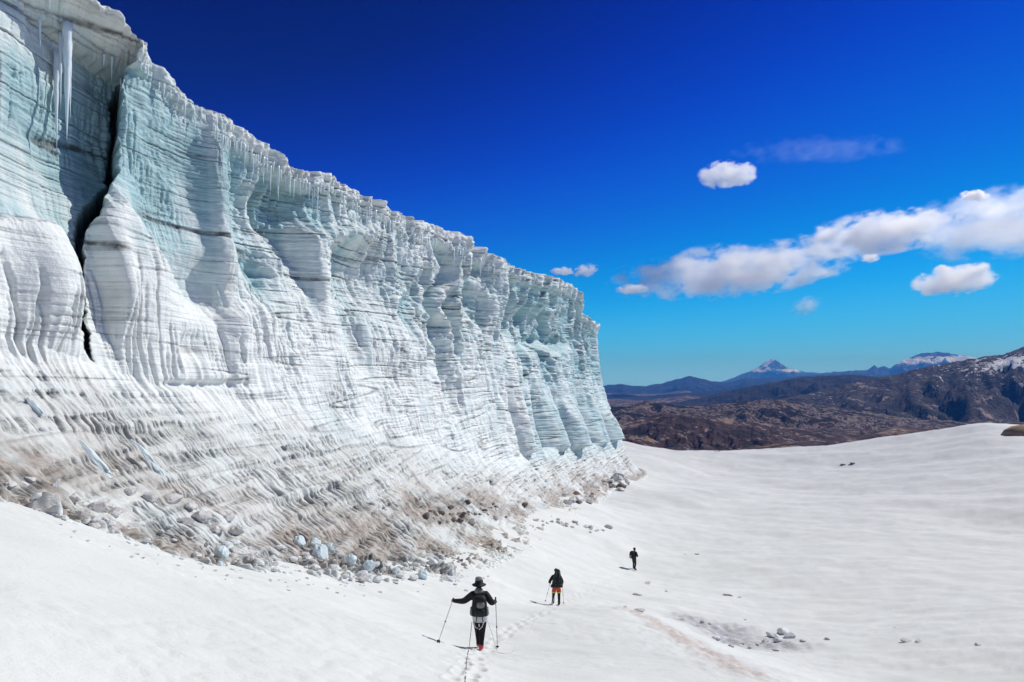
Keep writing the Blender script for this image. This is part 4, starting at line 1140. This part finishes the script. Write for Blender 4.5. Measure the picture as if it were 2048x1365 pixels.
# --- farthest hiker, half turned to the right, hands in front of the body
L3 = hit_ground(1268, 1140); H3 = math.radians(-52)
J = torso(0.03, 0.0); E_ = list(BASE_E)
J.update({'shL': (-0.19, 0.05, 1.43, 0.08), 'elL': (-0.30, 0.06, 1.15, 0.06), 'wrL': (-0.10, 0.27, 1.12, 0.044),
          'shR': (0.19, 0.05, 1.43, 0.08), 'elR': (0.36, 0.02, 1.15, 0.06), 'wrR': (0.13, 0.27, 1.10, 0.044)})
hand_edges(J, E_, 'L', 'wrL', (-0.045, 0.30, 1.12), curl=(0.2, 0.6, -0.7)); hand_edges(J, E_, 'R', 'wrR', (0.075, 0.30, 1.10), curl=(-0.2, 0.6, -0.7))
gl, gr = rel(L3, -0.13, 0.12, H3), rel(L3, 0.14, -0.05, H3)
leg(J, 'L', (-0.10, 0, 0.87), (-0.12, 0.09, 0.49), (-0.14, 0.10, 0.10 + gl), (-0.15, 1, 0), gl)
leg(J, 'R', (0.10, 0, 0.87), (0.13, 0.04, 0.48), (0.15, -0.08, 0.10 + gr), (0.2, 1, 0), gr)
p3 = person(tuple(L3), H3, J, E_, {'jacket': M_BLACK, 'trousers': M_BROWNP, 'skin': M_SKIN, 'hair': M_HAIR, 'boot': M_BLACK, 'glove': M_GREYC},
            'farthest hiker standing half turned in dark clothes with hands together in front')
part('hat', loft([(0, 0.05, 1.66, 0.11, 0.12), (0, 0.05, 1.70, 0.115, 0.125), (0, 0.05, 1.78, 0.085, 0.095), (0, 0.05, 1.815, 0.02, 0.03)], 18), M_BLACK, p3)
part('scarf', loft([(0, 0.05, 1.48, 0.11, 0.10), (0, 0.05, 1.53, 0.095, 0.09), (0, 0.055, 1.57, 0.08, 0.08)], 18), M_GREYC, p3)
b3 = [(0, -0.18, 0.94, 0.15, 0.06), (0, -0.23, 0.98, 0.21, 0.14), (0, -0.26, 1.2, 0.22, 0.18), (0, -0.24, 1.42, 0.205, 0.16), (0, -0.20, 1.54, 0.15, 0.11), (0, -0.18, 1.57, 0.06, 0.04)]
pack('backpack', tuple(L3), H3, b3, M_BLACK, 'small black backpack worn by the farthest hiker', [
    ('front_pocket', loft([(0, -0.42, 1.06, 0.08, 0.02), (0, -0.44, 1.10, 0.11, 0.035), (0, -0.43, 1.25, 0.10, 0.03), (0, -0.41, 1.29, 0.06, 0.02)], 16, 2.6), M_GREYC),
    ('shoulder_strap', tube([(-0.11, -0.08, 1.46), (-0.12, 0.04, 1.51), (-0.13, 0.17, 1.42), (-0.14, 0.16, 1.2), (-0.17, 0.03, 1.04)], 0.022), M_BLACK),
    ('shoulder_strap', tube([(0.11, -0.08, 1.46), (0.12, 0.04, 1.51), (0.13, 0.17, 1.42), (0.14, 0.16, 1.2), (0.17, 0.03, 1.04)], 0.022), M_BLACK)])

# ------------------------------------------------------------------ the rope
M_ROPE = mat_plain('rope', (0.16, 0.17, 0.18), 0.8, 0.4, 40, 0.2)
def smooth_path(pts, n=10):
    out = []
    P_ = [Vector(p) for p in pts]
    for i in range(len(P_) - 1):
        p0, p1_, p2_, p3_ = P_[max(i - 1, 0)], P_[i], P_[i + 1], P_[min(i + 2, len(P_) - 1)]
        for k in range(n):
            t = k / n
            out.append(0.5 * ((2 * p1_) + (-p0 + p2_) * t + (2 * p0 - 5 * p1_ + 4 * p2_ - p3_) * t * t + (-p0 + 3 * p1_ - 3 * p2_ + p3_) * t ** 3))
    out.append(P_[-1])
    return out
def on_snow(pp, r):
    res = []
    for p in pp:
        g_ = float(ground_fine(np.array([p.x]), np.array([p.y]))[0]) + r
        res.append((p.x, p.y, max(p.z, g_)))
    return res
def gpt(px, py): return tuple(hit_ground(px, py))
ra = smooth_path([W(L1, H1, (-0.20, -0.10, 0.78)), W(L1, H1, (-0.24, -0.35, 0.36))] + [gpt(*q) for q in [(937, 1302), (934, 1320), (932, 1345), (929, 1375), (925, 1430), (930, 1500)]])
tag(part('climbing_rope', tube(on_snow(ra, 0.008), 0.008, 6), M_ROPE, None), 'dark rope trailing back over the snow from the nearest hiker', 'rope', 'climbing ropes')
rb_ = smooth_path([W(L1, H1, (0.17, 0.08, 0.78)), W(L1, H1, (0.30, 0.25, 0.35))] + [gpt(*q) for q in [(996, 1306), (1014, 1308), (1032, 1298), (1048, 1280), (1062, 1258), (1078, 1236), (1100, 1218)]] + [W(L2, H2, (0.0, -0.15, 0.85))])
tag(part('climbing_rope', tube(on_snow(rb_, 0.006), 0.006, 6), mat_plain('pale_rope', (0.62, 0.62, 0.62), 0.8, 0.2, 40, 0.2), None), 'pale rope looping over the snow between the nearest and middle hikers', 'rope', 'climbing ropes')
